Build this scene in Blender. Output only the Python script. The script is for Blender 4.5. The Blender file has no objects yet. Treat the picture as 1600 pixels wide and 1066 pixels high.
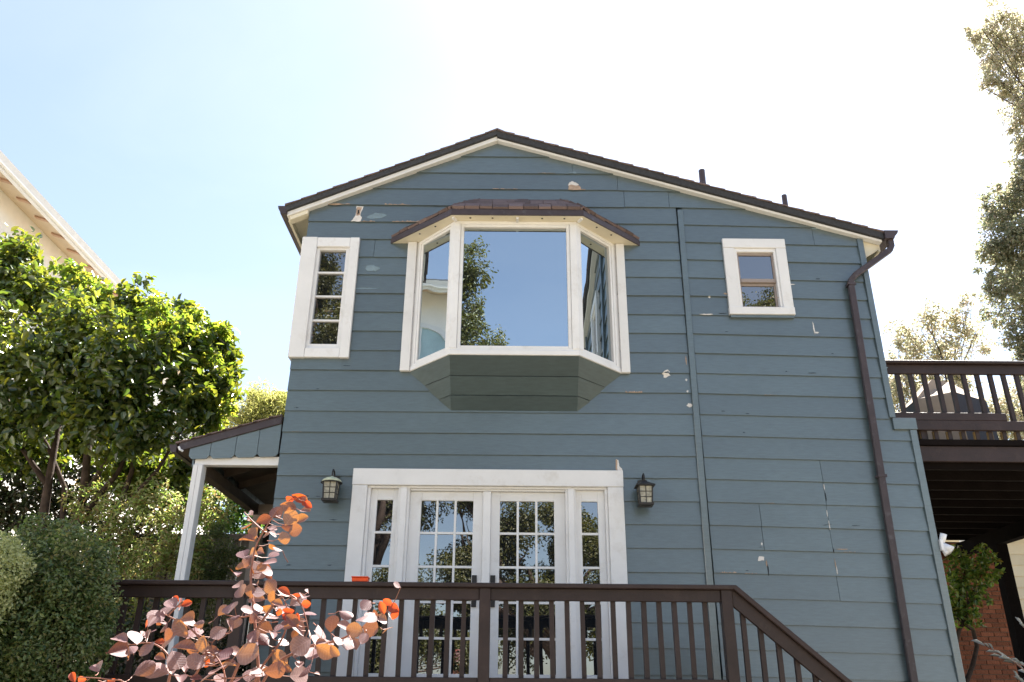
import bpy, math, random
import numpy as np
from mathutils import Matrix, Vector

S = bpy.context.scene
COL = S.collection
R = math.radians

# ------------------------------------------------------------------ camera, sky, sun, exposure
cd = bpy.data.cameras.new('camera')
cd.sensor_width = 36.0
cd.lens = 29.025
cd.clip_start = 0.05
cd.clip_end = 3000
cam = bpy.data.objects.new('camera', cd)
COL.objects.link(cam)
cam.matrix_world = Matrix.Translation((0, -8.33, 1.6)) @ Matrix.Rotation(R(90 + 23.55), 4, 'X') @ Matrix.Rotation(R(0.5), 4, 'Z')
S.camera = cam

SUN = Vector((0.32, 0.45, 0.83)).normalized()
W = bpy.data.worlds.new('World')
S.world = W
W.use_nodes = True
nt = W.node_tree
nt.nodes.clear()
N = nt.nodes.new
L = nt.links.new
wout = N('ShaderNodeOutputWorld')
bg = N('ShaderNodeBackground')
bg.inputs['Strength'].default_value = 0.051
sky = N('ShaderNodeTexSky')
sky.sky_type = 'NISHITA'
sky.sun_disc = False
sky.sun_elevation = math.asin(SUN.z)
sky.sun_rotation = math.atan2(SUN.x, SUN.y)
sky.altitude = 100
sky.air_density = 1.0
sky.dust_density = 1.4
sky.ozone_density = 1.3
# thin streaky cloud veil over the whole dome
tc = N('ShaderNodeTexCoord')
mp = N('ShaderNodeMapping')
mp.inputs['Scale'].default_value = (1.0, 1.6, 3.2)
mp.inputs['Rotation'].default_value = (0.2, 0.3, 0.5)
mp.inputs['Location'].default_value = (2.3, 0.9, 1.1)
nz = N('ShaderNodeTexNoise')
nz.inputs['Scale'].default_value = 1.7
nz.inputs['Detail'].default_value = 7
nz.inputs['Roughness'].default_value = 0.55
nz.inputs['Distortion'].default_value = 0.4
cr = N('ShaderNodeMapRange')
cr.inputs['From Min'].default_value = 0.42
cr.inputs['From Max'].default_value = 0.75
cr.inputs['To Min'].default_value = 0.15
cr.inputs['To Max'].default_value = 0.26
mx = N('ShaderNodeMix')
mx.data_type = 'RGBA'
mx.inputs['B'].default_value = (5.2, 5.4, 5.7, 1)
L(tc.outputs['Generated'], mp.inputs['Vector'])
L(mp.outputs['Vector'], nz.inputs['Vector'])
L(nz.outputs['Fac'], cr.inputs['Value'])
L(cr.outputs['Result'], mx.inputs['Factor'])
L(sky.outputs['Color'], mx.inputs['A'])
L(mx.outputs['Result'], bg.inputs['Color'])
L(bg.outputs['Background'], wout.inputs['Surface'])

sd = bpy.data.lights.new('sun', 'SUN')
sd.energy = 4.5
sd.angle = R(0.53)
sd.color = (1.0, 0.955, 0.88)
sun = bpy.data.objects.new('sun', sd)
COL.objects.link(sun)
sun.rotation_euler = SUN.to_track_quat('Z', 'Y').to_euler()
sun.location = (20, 22, 40)

S.view_settings.view_transform = 'Standard'
S.view_settings.look = 'None'
S.view_settings.gamma = 1.0
S.view_settings.use_curve_mapping = False
S.view_settings.exposure = 2.5
try:
    S.cycles.max_bounces = 8
    S.cycles.diffuse_bounces = 4
    S.cycles.glossy_bounces = 4
    S.cycles.transparent_max_bounces = 8
    S.cycles.caustics_reflective = False
    S.cycles.caustics_refractive = False
except Exception:
    pass

# ------------------------------------------------------------------ materials
def new_mat(name):
    m = bpy.data.materials.new(name)
    m.use_nodes = True
    t = m.node_tree
    b = t.nodes.get('Principled BSDF')
    return m, t, b

def ramp(t, stops):
    n = t.nodes.new('ShaderNodeValToRGB')
    e = n.color_ramp.elements
    e[0].position, e[0].color = stops[0][0], (*stops[0][1], 1)
    e[1].position, e[1].color = stops[-1][0], (*stops[-1][1], 1)
    for p, c in stops[1:-1]:
        x = e.new(p)
        x.color = (*c, 1)
    return n

def paint(name, col, var=0.12, rough=0.55, scale=2.5, stretch=(1, 1, 1), bump=0.12, bscale=60, dirt=None, objvar=0.06, spec=0.35, ior=1.5, fine=0.0):
    """painted or weathered surface: base colour, broad fading, grain relief, per-object tone"""
    m, t, b = new_mat(name)
    n = t.nodes
    l = t.links.new
    tc = n.new('ShaderNodeTexCoord')
    mp = n.new('ShaderNodeMapping')
    mp.inputs['Scale'].default_value = stretch
    l(tc.outputs['Object'], mp.inputs['Vector'])
    nz = n.new('ShaderNodeTexNoise')
    nz.inputs['Scale'].default_value = scale
    nz.inputs['Detail'].default_value = 8
    nz.inputs['Roughness'].default_value = 0.62
    l(mp.outputs['Vector'], nz.inputs['Vector'])
    lo = tuple(c * (1 - var) for c in col)
    hi = tuple(min(1, c * (1 + var)) for c in col)
    rp = ramp(t, [(0.3, lo), (0.5, col), (0.7, hi)])
    l(nz.outputs['Fac'], rp.inputs['Fac'])
    last = rp.outputs['Color']
    if dirt:
        dcol, amount, dsc = dirt
        d = n.new('ShaderNodeTexNoise')
        d.inputs['Scale'].default_value = dsc
        d.inputs['Detail'].default_value = 10
        d.inputs['Roughness'].default_value = 0.7
        l(mp.outputs['Vector'], d.inputs['Vector'])
        mr = n.new('ShaderNodeMapRange')
        mr.inputs['From Min'].default_value = 0.55
        mr.inputs['From Max'].default_value = 0.78
        mr.inputs['To Max'].default_value = amount
        l(d.outputs['Fac'], mr.inputs['Value'])
        mm = n.new('ShaderNodeMix')
        mm.data_type = 'RGBA'
        mm.inputs['B'].default_value = (*dcol, 1)
        l(mr.outputs['Result'], mm.inputs['Factor'])
        l(last, mm.inputs['A'])
        last = mm.outputs['Result']
    if fine:
        fm = n.new('ShaderNodeMapping')
        fm.inputs['Scale'].default_value = (9, 9, 60)
        l(tc.outputs['Object'], fm.inputs['Vector'])
        fz = n.new('ShaderNodeTexNoise')
        fz.inputs['Scale'].default_value = 1.0
        fz.inputs['Detail'].default_value = 6
        l(fm.outputs['Vector'], fz.inputs['Vector'])
        fr = n.new('ShaderNodeMapRange')
        fr.inputs['From Min'].default_value = 0.3
        fr.inputs['From Max'].default_value = 0.7
        fr.inputs['To Min'].default_value = 1 - fine
        fr.inputs['To Max'].default_value = 1 + fine
        l(fz.outputs['Fac'], fr.inputs['Value'])
        fh = n.new('ShaderNodeHueSaturation')
        l(fr.outputs['Result'], fh.inputs['Value'])
        l(last, fh.inputs['Color'])
        last = fh.outputs['Color']
    if objvar:
        oi = n.new('ShaderNodeObjectInfo')
        mr2 = n.new('ShaderNodeMapRange')
        mr2.inputs['To Min'].default_value = 1 - objvar
        mr2.inputs['To Max'].default_value = 1 + objvar
        l(oi.outputs['Random'], mr2.inputs['Value'])
        hs = n.new('ShaderNodeHueSaturation')
        l(mr2.outputs['Result'], hs.inputs['Value'])
        l(last, hs.inputs['Color'])
        last = hs.outputs['Color']
    l(last, b.inputs['Base Color'])
    b.inputs['Roughness'].default_value = rough
    b.inputs['Specular IOR Level'].default_value = spec
    b.inputs['IOR'].default_value = ior
    if bump:
        bn = n.new('ShaderNodeTexNoise')
        bn.inputs['Scale'].default_value = bscale
        bn.inputs['Detail'].default_value = 5
        l(mp.outputs['Vector'], bn.inputs['Vector'])
        bp = n.new('ShaderNodeBump')
        bp.inputs['Strength'].default_value = bump
        bp.inputs['Distance'].default_value = 0.01
        l(bn.outputs['Fac'], bp.inputs['Height'])
        l(bp.outputs['Normal'], b.inputs['Normal'])
    return m

def leaf_mat(name, cols, trans=0.4, tcol=None, rough=0.38, spec=0.5, tobj=False, veins=False):
    m, t, b = new_mat(name)
    n = t.nodes
    l = t.links.new
    if tobj:
        src = n.new('ShaderNodeObjectInfo').outputs['Random']
    else:
        src = n.new('ShaderNodeNewGeometry').outputs['Random Per Island']
    k = len(cols)
    rp = ramp(t, [(i / (k - 1), c) for i, c in enumerate(cols)])
    l(src, rp.inputs['Fac'])
    l(rp.outputs['Color'], b.inputs['Base Color'])
    b.inputs['Roughness'].default_value = rough
    b.inputs['Specular IOR Level'].default_value = spec
    tr = n.new('ShaderNodeBsdfTranslucent')
    if tcol:
        rp2 = ramp(t, [(i / (len(tcol) - 1), c) for i, c in enumerate(tcol)])
        l(src, rp2.inputs['Fac'])
        l(rp2.outputs['Color'], tr.inputs['Color'])
    else:
        hs = n.new('ShaderNodeHueSaturation')
        hs.inputs['Value'].default_value = 2.2
        hs.inputs['Saturation'].default_value = 1.15
        hs.inputs['Hue'].default_value = 0.49
        l(rp.outputs['Color'], hs.inputs['Color'])
        l(hs.outputs['Color'], tr.inputs['Color'])
    if veins:
        # feathered side veins and a midrib, raised and a little paler, in the leaf's own frame
        tcx = n.new('ShaderNodeTexCoord')
        sx = n.new('ShaderNodeSeparateXYZ')
        l(tcx.outputs['Object'], sx.inputs['Vector'])
        def mth(op, a, c=None):
            q = n.new('ShaderNodeMath')
            q.operation = op
            for i_, v_ in enumerate((a, c)):
                if v_ is None:
                    continue
                if isinstance(v_, (int, float)):
                    q.inputs[i_].default_value = v_
                else:
                    l(v_, q.inputs[i_])
            return q.outputs[0]
        ax = mth('ABSOLUTE', sx.outputs['X'])
        ph = mth('FRACT', mth('MULTIPLY', mth('SUBTRACT', sx.outputs['Y'], mth('MULTIPLY', ax, 0.55)), 8.0))
        side = mth('LESS_THAN', mth('ABSOLUTE', mth('SUBTRACT', ph, 0.5)), 0.085)
        mid = mth('LESS_THAN', ax, 0.018)
        vn = mth('MAXIMUM', side, mid)
        bz = n.new('ShaderNodeTexNoise')
        bz.inputs['Scale'].default_value = 7
        l(tcx.outputs['Object'], bz.inputs['Vector'])
        vm = n.new('ShaderNodeHueSaturation')
        l(mth('ADD', mth('ADD', mth('MULTIPLY', vn, 0.35), 0.62), mth('MULTIPLY', bz.outputs['Fac'], 0.6)), vm.inputs['Value'])
        l(rp.outputs['Color'], vm.inputs['Color'])
        l(vm.outputs['Color'], b.inputs['Base Color'])
        bp = n.new('ShaderNodeBump')
        bp.inputs['Strength'].default_value = 0.5
        bp.inputs['Distance'].default_value = 0.05
        l(vn, bp.inputs['Height'])
        l(bp.outputs['Normal'], b.inputs['Normal'])
    mix = n.new('ShaderNodeMixShader')
    mix.inputs['Fac'].default_value = trans
    l(b.outputs['BSDF'], mix.inputs[1])
    l(tr.outputs['BSDF'], mix.inputs[2])
    l(mix.outputs['Shader'], n['Material Output'].inputs['Surface'])
    return m

def glass(name, base=(0.012, 0.014, 0.016), ior=2.3, wave=0.014, tint=(1, 1, 1)):
    m, t, b = new_mat(name)
    b.inputs['Base Color'].default_value = (*base, 1)
    b.inputs['Roughness'].default_value = 0.0
    b.inputs['IOR'].default_value = ior
    b.inputs['Specular Tint'].default_value = (*tint, 1)
    if wave:
        n = t.nodes
        tc = n.new('ShaderNodeTexCoord')
        nz = n.new('ShaderNodeTexNoise')
        nz.inputs['Scale'].default_value = 2.2
        nz.inputs['Detail'].default_value = 1
        bp = n.new('ShaderNodeBump')
        bp.inputs['Strength'].default_value = wave
        bp.inputs['Distance'].default_value = 0.1
        t.links.new(tc.outputs['Object'], nz.inputs['Vector'])
        t.links.new(nz.outputs['Fac'], bp.inputs['Height'])
        t.links.new(bp.outputs['Normal'], b.inputs['Normal'])
    return m

M = {}
M['siding'] = paint('blue_siding_paint', (0.071, 0.103, 0.110), var=0.11, rough=0.34, spec=0.9, ior=1.72, scale=1.3, stretch=(0.7, 1, 1.8), bump=0.12, bscale=90, dirt=((0.042, 0.064, 0.070), 0.55, 4.0), objvar=0.10, fine=0.15)
M['trim'] = paint('white_trim_paint', (0.77, 0.765, 0.765), var=0.05, rough=0.45, scale=3, bump=0.05, bscale=70, dirt=((0.46, 0.41, 0.34), 0.42, 5.0), objvar=0.035)
M['cream'] = paint('cream_soffit_paint', (0.74, 0.68, 0.54), var=0.06, rough=0.5, scale=4, bump=0.05, dirt=((0.45, 0.36, 0.25), 0.4, 7.0), objvar=0.02)
M['brown'] = paint('brown_deck_stain', (0.034, 0.021, 0.0195), var=0.22, rough=0.5, scale=5, stretch=(1, 1, 1), bump=0.25, bscale=45, dirt=((0.075, 0.052, 0.043), 0.5, 9.0), objvar=0.14)
M['metal_brown'] = paint('brown_gutter_paint', (0.060, 0.046, 0.050), var=0.15, rough=0.4, scale=6, bump=0.04, dirt=((0.17, 0.17, 0.19), 0.55, 11.0), objvar=0.05)
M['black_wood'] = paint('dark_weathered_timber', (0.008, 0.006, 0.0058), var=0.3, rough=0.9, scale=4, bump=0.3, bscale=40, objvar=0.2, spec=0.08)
M['shingle'] = paint('asphalt_shingle', (0.17, 0.125, 0.118), var=0.3, rough=0.95, scale=60, bump=0.6, bscale=160, objvar=0.28, spec=0.2)
M['shingle_edge'] = paint('dark_shingle_edge', (0.054, 0.055, 0.060), var=0.2, rough=0.9, scale=30, bump=0.4, bscale=120, objvar=0.15, spec=0.2)
M['bare_wood'] = paint('bare_exposed_wood', (0.42, 0.30, 0.22), var=0.3, rough=0.85, scale=20, bump=0.4, bscale=80)
M['worn_wood'] = paint('worn_yellowed_wood', (0.20, 0.135, 0.06), var=0.35, rough=0.8, scale=20, bump=0.3, bscale=80, objvar=0.25)
M['primer'] = paint('old_white_primer', (0.70, 0.66, 0.62), var=0.12, rough=0.8, scale=20, bump=0.3, bscale=80)
M['faded'] = paint('chalky_faded_paint', (0.20, 0.27, 0.31), var=0.15, rough=0.8, scale=14, bump=0.1)
M['scuff'] = paint('dark_scuff', (0.045, 0.062, 0.075), var=0.2, rough=0.6, scale=20, bump=0)
M['crack'] = paint('open_crack', (0.02, 0.02, 0.022), var=0.2, rough=0.9, bump=0)
M['sash'] = paint('taupe_sash_paint', (0.33, 0.275, 0.25), var=0.08, rough=0.5, scale=6, bump=0.05)
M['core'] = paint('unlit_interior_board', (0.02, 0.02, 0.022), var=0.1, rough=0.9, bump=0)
M['glass'] = glass('window_glass', ior=7.0, tint=(0.80, 0.93, 1.0))
M['glass_old'] = glass('door_glass', ior=3.2, wave=0.010)
M['iron'] = paint('dark_bronze_iron', (0.028, 0.026, 0.026), var=0.3, rough=0.45, scale=20, bump=0.15, bscale=90)
M['pale_green'] = paint('pale_green_cap', (0.50, 0.53, 0.38), var=0.25, rough=0.7, scale=24, bump=0.3, bscale=80)  # mottled pale green over the whole cap
M['seeded'] = paint('seeded_lantern_glass', (0.36, 0.34, 0.27), var=0.35, rough=0.12, scale=28, bump=0.5, bscale=50, spec=0.6)
M['white_plastic'] = paint('white_plastic', (0.78, 0.79, 0.82), var=0.04, rough=0.3, bump=0)
M['orange_plastic'] = paint('orange_plastic', (0.72, 0.075, 0.015), var=0.12, rough=0.3, scale=15, bump=0.05)
M['stucco'] = paint('pale_stucco', (0.90, 0.87, 0.83), var=0.05, rough=0.9, scale=3, bump=0.35, bscale=60)
M['eave_shade_tan'] = paint('tan_eave_shade', (0.58, 0.47, 0.34), var=0.08, rough=0.7, scale=5, bump=0.1)  # tan holds the shade band under the eave in its colour
M['tan_wood'] = paint('tan_rafter_paint', (0.48, 0.30, 0.20), var=0.15, rough=0.6, scale=8, bump=0.1)
M['cream_wall'] = paint('cream_clapboard', (0.62, 0.54, 0.38), var=0.07, rough=0.65, scale=3, bump=0.1)
M['brick'] = paint('red_brick', (0.26, 0.095, 0.055), var=0.4, rough=0.9, scale=14, bump=0.5, bscale=60, objvar=0.25)
M['mortar'] = paint('grey_mortar', (0.17, 0.13, 0.10), var=0.2, rough=0.95, scale=20, bump=0.4)
M['porch_wood'] = paint('brown_porch_ceiling', (0.10, 0.075, 0.058), var=0.25, rough=0.7, scale=5, bump=0.2, bscale=40, objvar=0.2)
M['fence'] = paint('grey_weathered_board', (0.17, 0.15, 0.145), var=0.3, rough=0.85, scale=6, stretch=(4, 4, 0.6), bump=0.3, objvar=0.2)
M['canvas'] = paint('tan_canvas_cover', (0.40, 0.315, 0.24), var=0.12, rough=0.8, scale=5, bump=0.2, bscale=150)
M['canvas_shaded'] = paint('shaded_canvas_cover', (0.045, 0.040, 0.043), var=0.15, rough=0.7, scale=5, bump=0.2)  # shaded copy of the tan canvas, the side's shade put into the colour
M['curtain'] = paint('pale_blue_curtain', (0.42, 0.56, 0.60), var=0.12, rough=0.8, scale=3, bump=0.1)
M['bark'] = paint('tree_bark', (0.065, 0.045, 0.036), var=0.4, rough=0.95, scale=9, bump=0.8, bscale=30)
M['stem'] = paint('reddish_stem', (0.24, 0.10, 0.07), var=0.3, rough=0.5, scale=20, bump=0.1)
M['soil'] = paint('dry_garden_ground', (0.22, 0.19, 0.14), var=0.25, rough=1, scale=1.5, bump=0.6, bscale=14, dirt=((0.10, 0.12, 0.05), 0.5, 0.7))
M['valance'] = M['siding']

M['l_camellia'] = leaf_mat('camellia_leaf', [(0.020, 0.042, 0.015), (0.032, 0.062, 0.019), (0.055, 0.09, 0.028), (0.13, 0.16, 0.05), (0.028, 0.056, 0.02)], trans=0.28, tcol=[(0.16, 0.28, 0.025), (0.34, 0.44, 0.035), (0.55, 0.52, 0.045), (0.22, 0.34, 0.03)], rough=0.24, spec=0.8)
M['l_camellia_obj'] = leaf_mat('camellia_leaf_single', [(0.014, 0.030, 0.012), (0.022, 0.045, 0.015), (0.034, 0.062, 0.018), (0.08, 0.11, 0.022), (0.018, 0.038, 0.014)], trans=0.30, tcol=[(0.16, 0.28, 0.025), (0.34, 0.44, 0.035), (0.55, 0.52, 0.045), (0.22, 0.34, 0.03)], rough=0.24, spec=0.8, tobj=True)
M['l_cambacklit'] = leaf_mat('camellia_backlit_leaf', [(0.04, 0.085, 0.018), (0.07, 0.125, 0.025), (0.10, 0.15, 0.035), (0.14, 0.15, 0.03)], trans=0.42, tcol=[(0.26, 0.44, 0.035), (0.38, 0.54, 0.05), (0.50, 0.60, 0.06), (0.58, 0.50, 0.05)], rough=0.3, spec=0.6)  # yellow-green glow of backlit leaves put into the colour
M['l_pieris'] = leaf_mat('pieris_leaf', [(0.11, 0.18, 0.05), (0.18, 0.25, 0.07), (0.27, 0.31, 0.11), (0.20, 0.14, 0.06), (0.36, 0.37, 0.20)], trans=0.35, rough=0.4)
M['l_box'] = leaf_mat('boxwood_leaf', [(0.044, 0.078, 0.026), (0.090, 0.135, 0.042), (0.17, 0.215, 0.085), (0.14, 0.13, 0.05)], trans=0.32, rough=0.36)
M['l_boxsunlit'] = leaf_mat('sunlit_box_leaf', [(0.24, 0.27, 0.11), (0.34, 0.37, 0.18), (0.44, 0.45, 0.25)], trans=0.35, rough=0.5)  # box leaf with the sunlight put into its pale colour
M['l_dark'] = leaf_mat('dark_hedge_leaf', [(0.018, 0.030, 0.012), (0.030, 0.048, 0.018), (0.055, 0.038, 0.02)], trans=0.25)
M['l_bright'] = leaf_mat('laurel_leaf', [(0.03, 0.07, 0.02), (0.06, 0.12, 0.03), (0.12, 0.17, 0.04)], trans=0.4, rough=0.33)
M['l_small'] = leaf_mat('glossy_shrub_leaf', [(0.04, 0.085, 0.022), (0.09, 0.16, 0.035), (0.18, 0.25, 0.06), (0.12, 0.10, 0.03)], trans=0.42, rough=0.3, spec=0.7)
M['l_feather'] = leaf_mat('feathery_leaf', [(0.22, 0.24, 0.08), (0.30, 0.31, 0.12), (0.38, 0.36, 0.17)], trans=0.5, rough=0.6)
M['l_oak'] = leaf_mat('oak_leaf', [(0.10, 0.115, 0.075), (0.15, 0.165, 0.10), (0.21, 0.21, 0.13), (0.23, 0.19, 0.14)], trans=0.5, rough=0.42)  # lightened greens, with some of the sun haze put in
M['l_oakpale'] = leaf_mat('sunlit_oak_leaf', [(0.19, 0.20, 0.13), (0.26, 0.26, 0.17), (0.33, 0.31, 0.22), (0.29, 0.24, 0.19)], trans=0.55, rough=0.42)  # paler oak leaf, sun haze and glare put into the colour
M['l_oakback'] = leaf_mat('garden_oak_leaf', [(0.045, 0.055, 0.016), (0.07, 0.075, 0.02), (0.10, 0.09, 0.03)], trans=0.3, rough=0.45)
M['l_silver'] = leaf_mat('silver_leaf', [(0.45, 0.46, 0.42), (0.55, 0.55, 0.5), (0.65, 0.64, 0.6)], trans=0.2, rough=0.5, tobj=True)
M['l_smoke'] = leaf_mat('smoke_bush_leaf', [(0.19, 0.115, 0.12), (0.26, 0.175, 0.175), (0.12, 0.06, 0.068)], trans=0.23, tcol=[(0.40, 0.12, 0.010), (0.46, 0.17, 0.012), (0.30, 0.07, 0.015)], rough=0.5, spec=0.35, tobj=True, veins=True)
M['l_smokered'] = leaf_mat('smoke_bush_young_leaf', [(0.22, 0.06, 0.045), (0.26, 0.08, 0.055), (0.2, 0.05, 0.04)], trans=0.42, tcol=[(0.48, 0.06, 0.010), (0.52, 0.09, 0.010), (0.45, 0.045, 0.010)], rough=0.45, spec=0.4, tobj=True)

# ------------------------------------------------------------------ builders
WM = {}          # world matrix of every object used as a parent

def setp(o, parent, mat=None):
    """parent o so that its vertices keep their world position"""
    WM[o.name] = mat if mat is not None else o.matrix_basis.copy()
    if parent is not None:
        o.parent = parent
        o.matrix_parent_inverse = WM[parent.name].inverted()

def root(name, loc, label, cat, group=None):
    o = bpy.data.objects.new(name, None)
    o.empty_display_size = 0.2
    COL.objects.link(o)
    o.location = loc
    WM[o.name] = Matrix.Translation(loc)
    o['label'] = label
    o['category'] = cat
    if group:
        o['group'] = group
    return o

def link(name, me, parent=None, loc=None, rot=None, scale=None):
    o = bpy.data.objects.new(name, me)
    COL.objects.link(o)
    if loc is not None:
        o.location = loc
    if rot is not None:
        o.rotation_euler = rot
    if scale is not None:
        o.scale = scale
    mtx = Matrix.LocRotScale(o.location, o.rotation_euler, o.scale)
    setp(o, parent, mtx)
    return o

class MB:
    def __init__(s):
        s.v = []
        s.f = []
    def hexa(s, p):
        """8 corners: bottom ring 0-3, top ring 4-7"""
        b = len(s.v)
        s.v += [tuple(q) for q in p]
        for f in ((0, 3, 2, 1), (4, 5, 6, 7), (0, 1, 5, 4), (1, 2, 6, 5), (2, 3, 7, 6), (3, 0, 4, 7)):
            s.f.append(tuple(b + i for i in f))
        return s
    def box(s, x0, x1, y0, y1, z0, z1):
        return s.hexa([(x0, y0, z0), (x1, y0, z0), (x1, y1, z0), (x0, y1, z0), (x0, y0, z1), (x1, y0, z1), (x1, y1, z1), (x0, y1, z1)])
    def prism(s, a, c):
        """two matching rings of points"""
        b = len(s.v)
        n = len(a)
        s.v += [tuple(q) for q in a] + [tuple(q) for q in c]
        s.f.append(tuple(b + i for i in range(n))[::-1])
        s.f.append(tuple(b + n + i for i in range(n)))
        for i in range(n):
            j = (i + 1) % n
            s.f.append((b + i, b + j, b + n + j, b + n + i))
        return s
    def xz(s, pts, y0, y1):
        return s.prism([(x, y0, z) for x, z in pts], [(x, y1, z) for x, z in pts])
    def xy(s, pts, z0, z1):
        return s.prism([(x, y, z0) for x, y in pts], [(x, y, z1) for x, y in pts])
    def tube(s, path, radii, n=6, phase=0.0, cap=True):
        path = [Vector(p) for p in path]
        if not hasattr(radii, '__len__'):
            radii = [radii] * len(path)
        b = len(s.v)
        ref = None
        for i, p in enumerate(path):
            a = path[max(i - 1, 0)]
            c = path[min(i + 1, len(path) - 1)]
            d = (c - a).normalized()
            if ref is None:
                up = Vector((0, 1, 0)) if abs(d.y) < 0.9 else Vector((1, 0, 0))
                ref = d.cross(up).normalized()
            u = (ref - d * ref.dot(d)).normalized()
            ref = u
            w = d.cross(u)
            for k in range(n):
                an = phase + 2 * math.pi * k / n
                s.v.append(tuple(p + (u * math.cos(an) + w * math.sin(an)) * radii[i]))
        for i in range(len(path) - 1):
            for k in range(n):
                k2 = (k + 1) % n
                s.f.append((b + i * n + k, b + i * n + k2, b + (i + 1) * n + k2, b + (i + 1) * n + k))
        if cap:
            s.f.append(tuple(b + k for k in range(n))[::-1])
            e = b + (len(path) - 1) * n
            s.f.append(tuple(e + k for k in range(n)))
        return s
    def lathe(s, cx, cy, prof, n=12, phase=0.0):
        b = len(s.v)
        for r, z in prof:
            for k in range(n):
                a = phase + 2 * math.pi * k / n
                s.v.append((cx + r * math.cos(a), cy + r * math.sin(a), z))
        for i in range(len(prof) - 1):
            for k in range(n):
                k2 = (k + 1) % n
                s.f.append((b + i * n + k, b + i * n + k2, b + (i + 1) * n + k2, b + (i + 1) * n + k))
        s.f.append(tuple(b + k for k in range(n))[::-1])
        e = b + (len(prof) - 1) * n
        s.f.append(tuple(e + k for k in range(n)))
        return s
    def mesh(s, name, mat):
        me = bpy.data.meshes.new(name)
        me.from_pydata(s.v, [], s.f)
        me.update()
        import bmesh
        bm = bmesh.new()
        bm.from_mesh(me)
        bmesh.ops.recalc_face_normals(bm, faces=bm.faces)
        bm.to_mesh(me)
        bm.free()
        me.materials.append(mat)
        return me
    def build(s, name, mat, parent=None, bevel=0.0, smooth=False, **props):
        o = link(name, s.mesh(name, mat), parent)
        if bevel:
            md = o.modifiers.new('edge', 'BEVEL')
            md.width = bevel
            md.segments = 1
            md.limit_method = 'ANGLE'
        if smooth:
            o.data.polygons.foreach_set('use_smooth', [True] * len(o.data.polygons))
        for k, v in props.items():
            o[k] = v
        return o

def bx(name, mat, parent, x0, x1, y0, y1, z0, z1, bevel=0.0):
    return MB().box(x0, x1, y0, y1, z0, z1).build(name, mat, parent, bevel)

def quads_mesh(name, V, F, mat):
    """V (n,3) float, F (m,4) int"""
    me = bpy.data.meshes.new(name)
    me.vertices.add(len(V))
    me.vertices.foreach_set('co', np.asarray(V, np.float32).ravel())
    m = len(F)
    me.loops.add(m * 4)
    me.loops.foreach_set('vertex_index', np.asarray(F, np.int32).ravel())
    me.polygons.add(m)
    me.polygons.foreach_set('loop_start', np.arange(0, m * 4, 4, dtype=np.int32))
    me.update(calc_edges=True)
    me.validate()
    me.materials.append(mat)
    return me

def norm(a):
    return a / (np.linalg.norm(a, axis=1, keepdims=True) + 1e-9)

def leaf_verts(P, D, Nn, Ln, width=0.45, fold=0.12, curl=0.1):
    """six vertices and two quads per leaf: base P, direction D, normal Nn, length Ln"""
    Sd = norm(np.cross(D, Nn))
    Nn = norm(np.cross(Sd, D))
    l = Ln[:, None]
    w = l * width * 0.5
    base = P
    tip = P + D * l - Nn * l * curl
    r1 = P + D * l * 0.33 + Sd * w + Nn * l * fold
    r2 = P + D * l * 0.72 + Sd * w * 0.8 + Nn * l * fold * 0.6
    l1 = P + D * l * 0.33 - Sd * w + Nn * l * fold
    l2 = P + D * l * 0.72 - Sd * w * 0.8 + Nn * l * fold * 0.6
    n = len(P)
    V = np.stack([base, r1, r2, tip, l2, l1], 1).reshape(-1, 3)
    i = (np.arange(n) * 6)[:, None]
    F = np.concatenate([i + np.array([[0, 1, 2, 3]]), i + np.array([[0, 3, 4, 5]])], 1).reshape(-1, 4)
    return V, F

def cloud(clumps, per_m2, size, seed, up=0.45, shell=0.45, droop=0.2, ragged=0.3, size_var=0.3):
    """leaf bases, directions and normals spread through lumpy clumps"""
    g = np.random.default_rng(seed)
    PP, DD, NN = [], [], []
    for x, y, z, r in clumps:
        n = max(12, int(per_m2 * 4 * math.pi * r * r))
        d = norm(g.normal(size=(n, 3)))
        # lumpy radius: a few random lobes
        k = norm(g.normal(size=(5, 3)))
        lob = np.max(d @ k.T, axis=1)
        rr = r * (1 - ragged + ragged * 1.5 * np.clip(lob, 0, 1) ** 3)
        u = g.random(n)
        rad = rr * (1 - shell * u ** 1.6) * (1 + 0.10 * g.normal(size=n))
        p = np.array([x, y, z]) + d * rad[:, None]
        nn = norm(d * 0.55 + np.array([0, 0, up]) + 0.55 * g.normal(size=(n, 3)))
        dd = norm(g.normal(size=(n, 3)) + d * 0.8 - np.array([0, 0, droop]))
        dd = norm(dd - nn * np.sum(dd * nn, 1, keepdims=True))
        PP.append(p)
        DD.append(dd)
        NN.append(nn)
    P, D, Nn = np.concatenate(PP), np.concatenate(DD), np.concatenate(NN)
    Ln = size * (1 + size_var * (g.random(len(P)) * 2 - 1))
    return P, D, Nn, Ln

def sprigs(clumps, n, seed, lo=0.16, hi=0.34, out=1.05):
    """small tufts standing out of the clumps"""
    rn = random.Random(seed)
    res = []
    for x, y, z, r in clumps:
        for i in range(n):
            d = Vector((rn.gauss(0, 1), rn.gauss(0, 1), rn.gauss(0.25, 1))).normalized() * r * out * rn.uniform(0.85, 1.12)
            res.append((x + d.x, y + d.y, z + d.z, r * rn.uniform(lo, hi)))
    return res

def foliage(name, clumps, per_m2, size, mat, parent, seed, width=0.5, tufts=0, **kw):
    if tufts:
        clumps = clumps + sprigs(clumps, tufts, seed + 900)
    P, D, Nn, Ln = cloud(clumps, per_m2, size, seed, **kw)
    V, F = leaf_verts(P, D, Nn, Ln, width)
    return link(name, quads_mesh(name, V, F, mat), parent)

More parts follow.
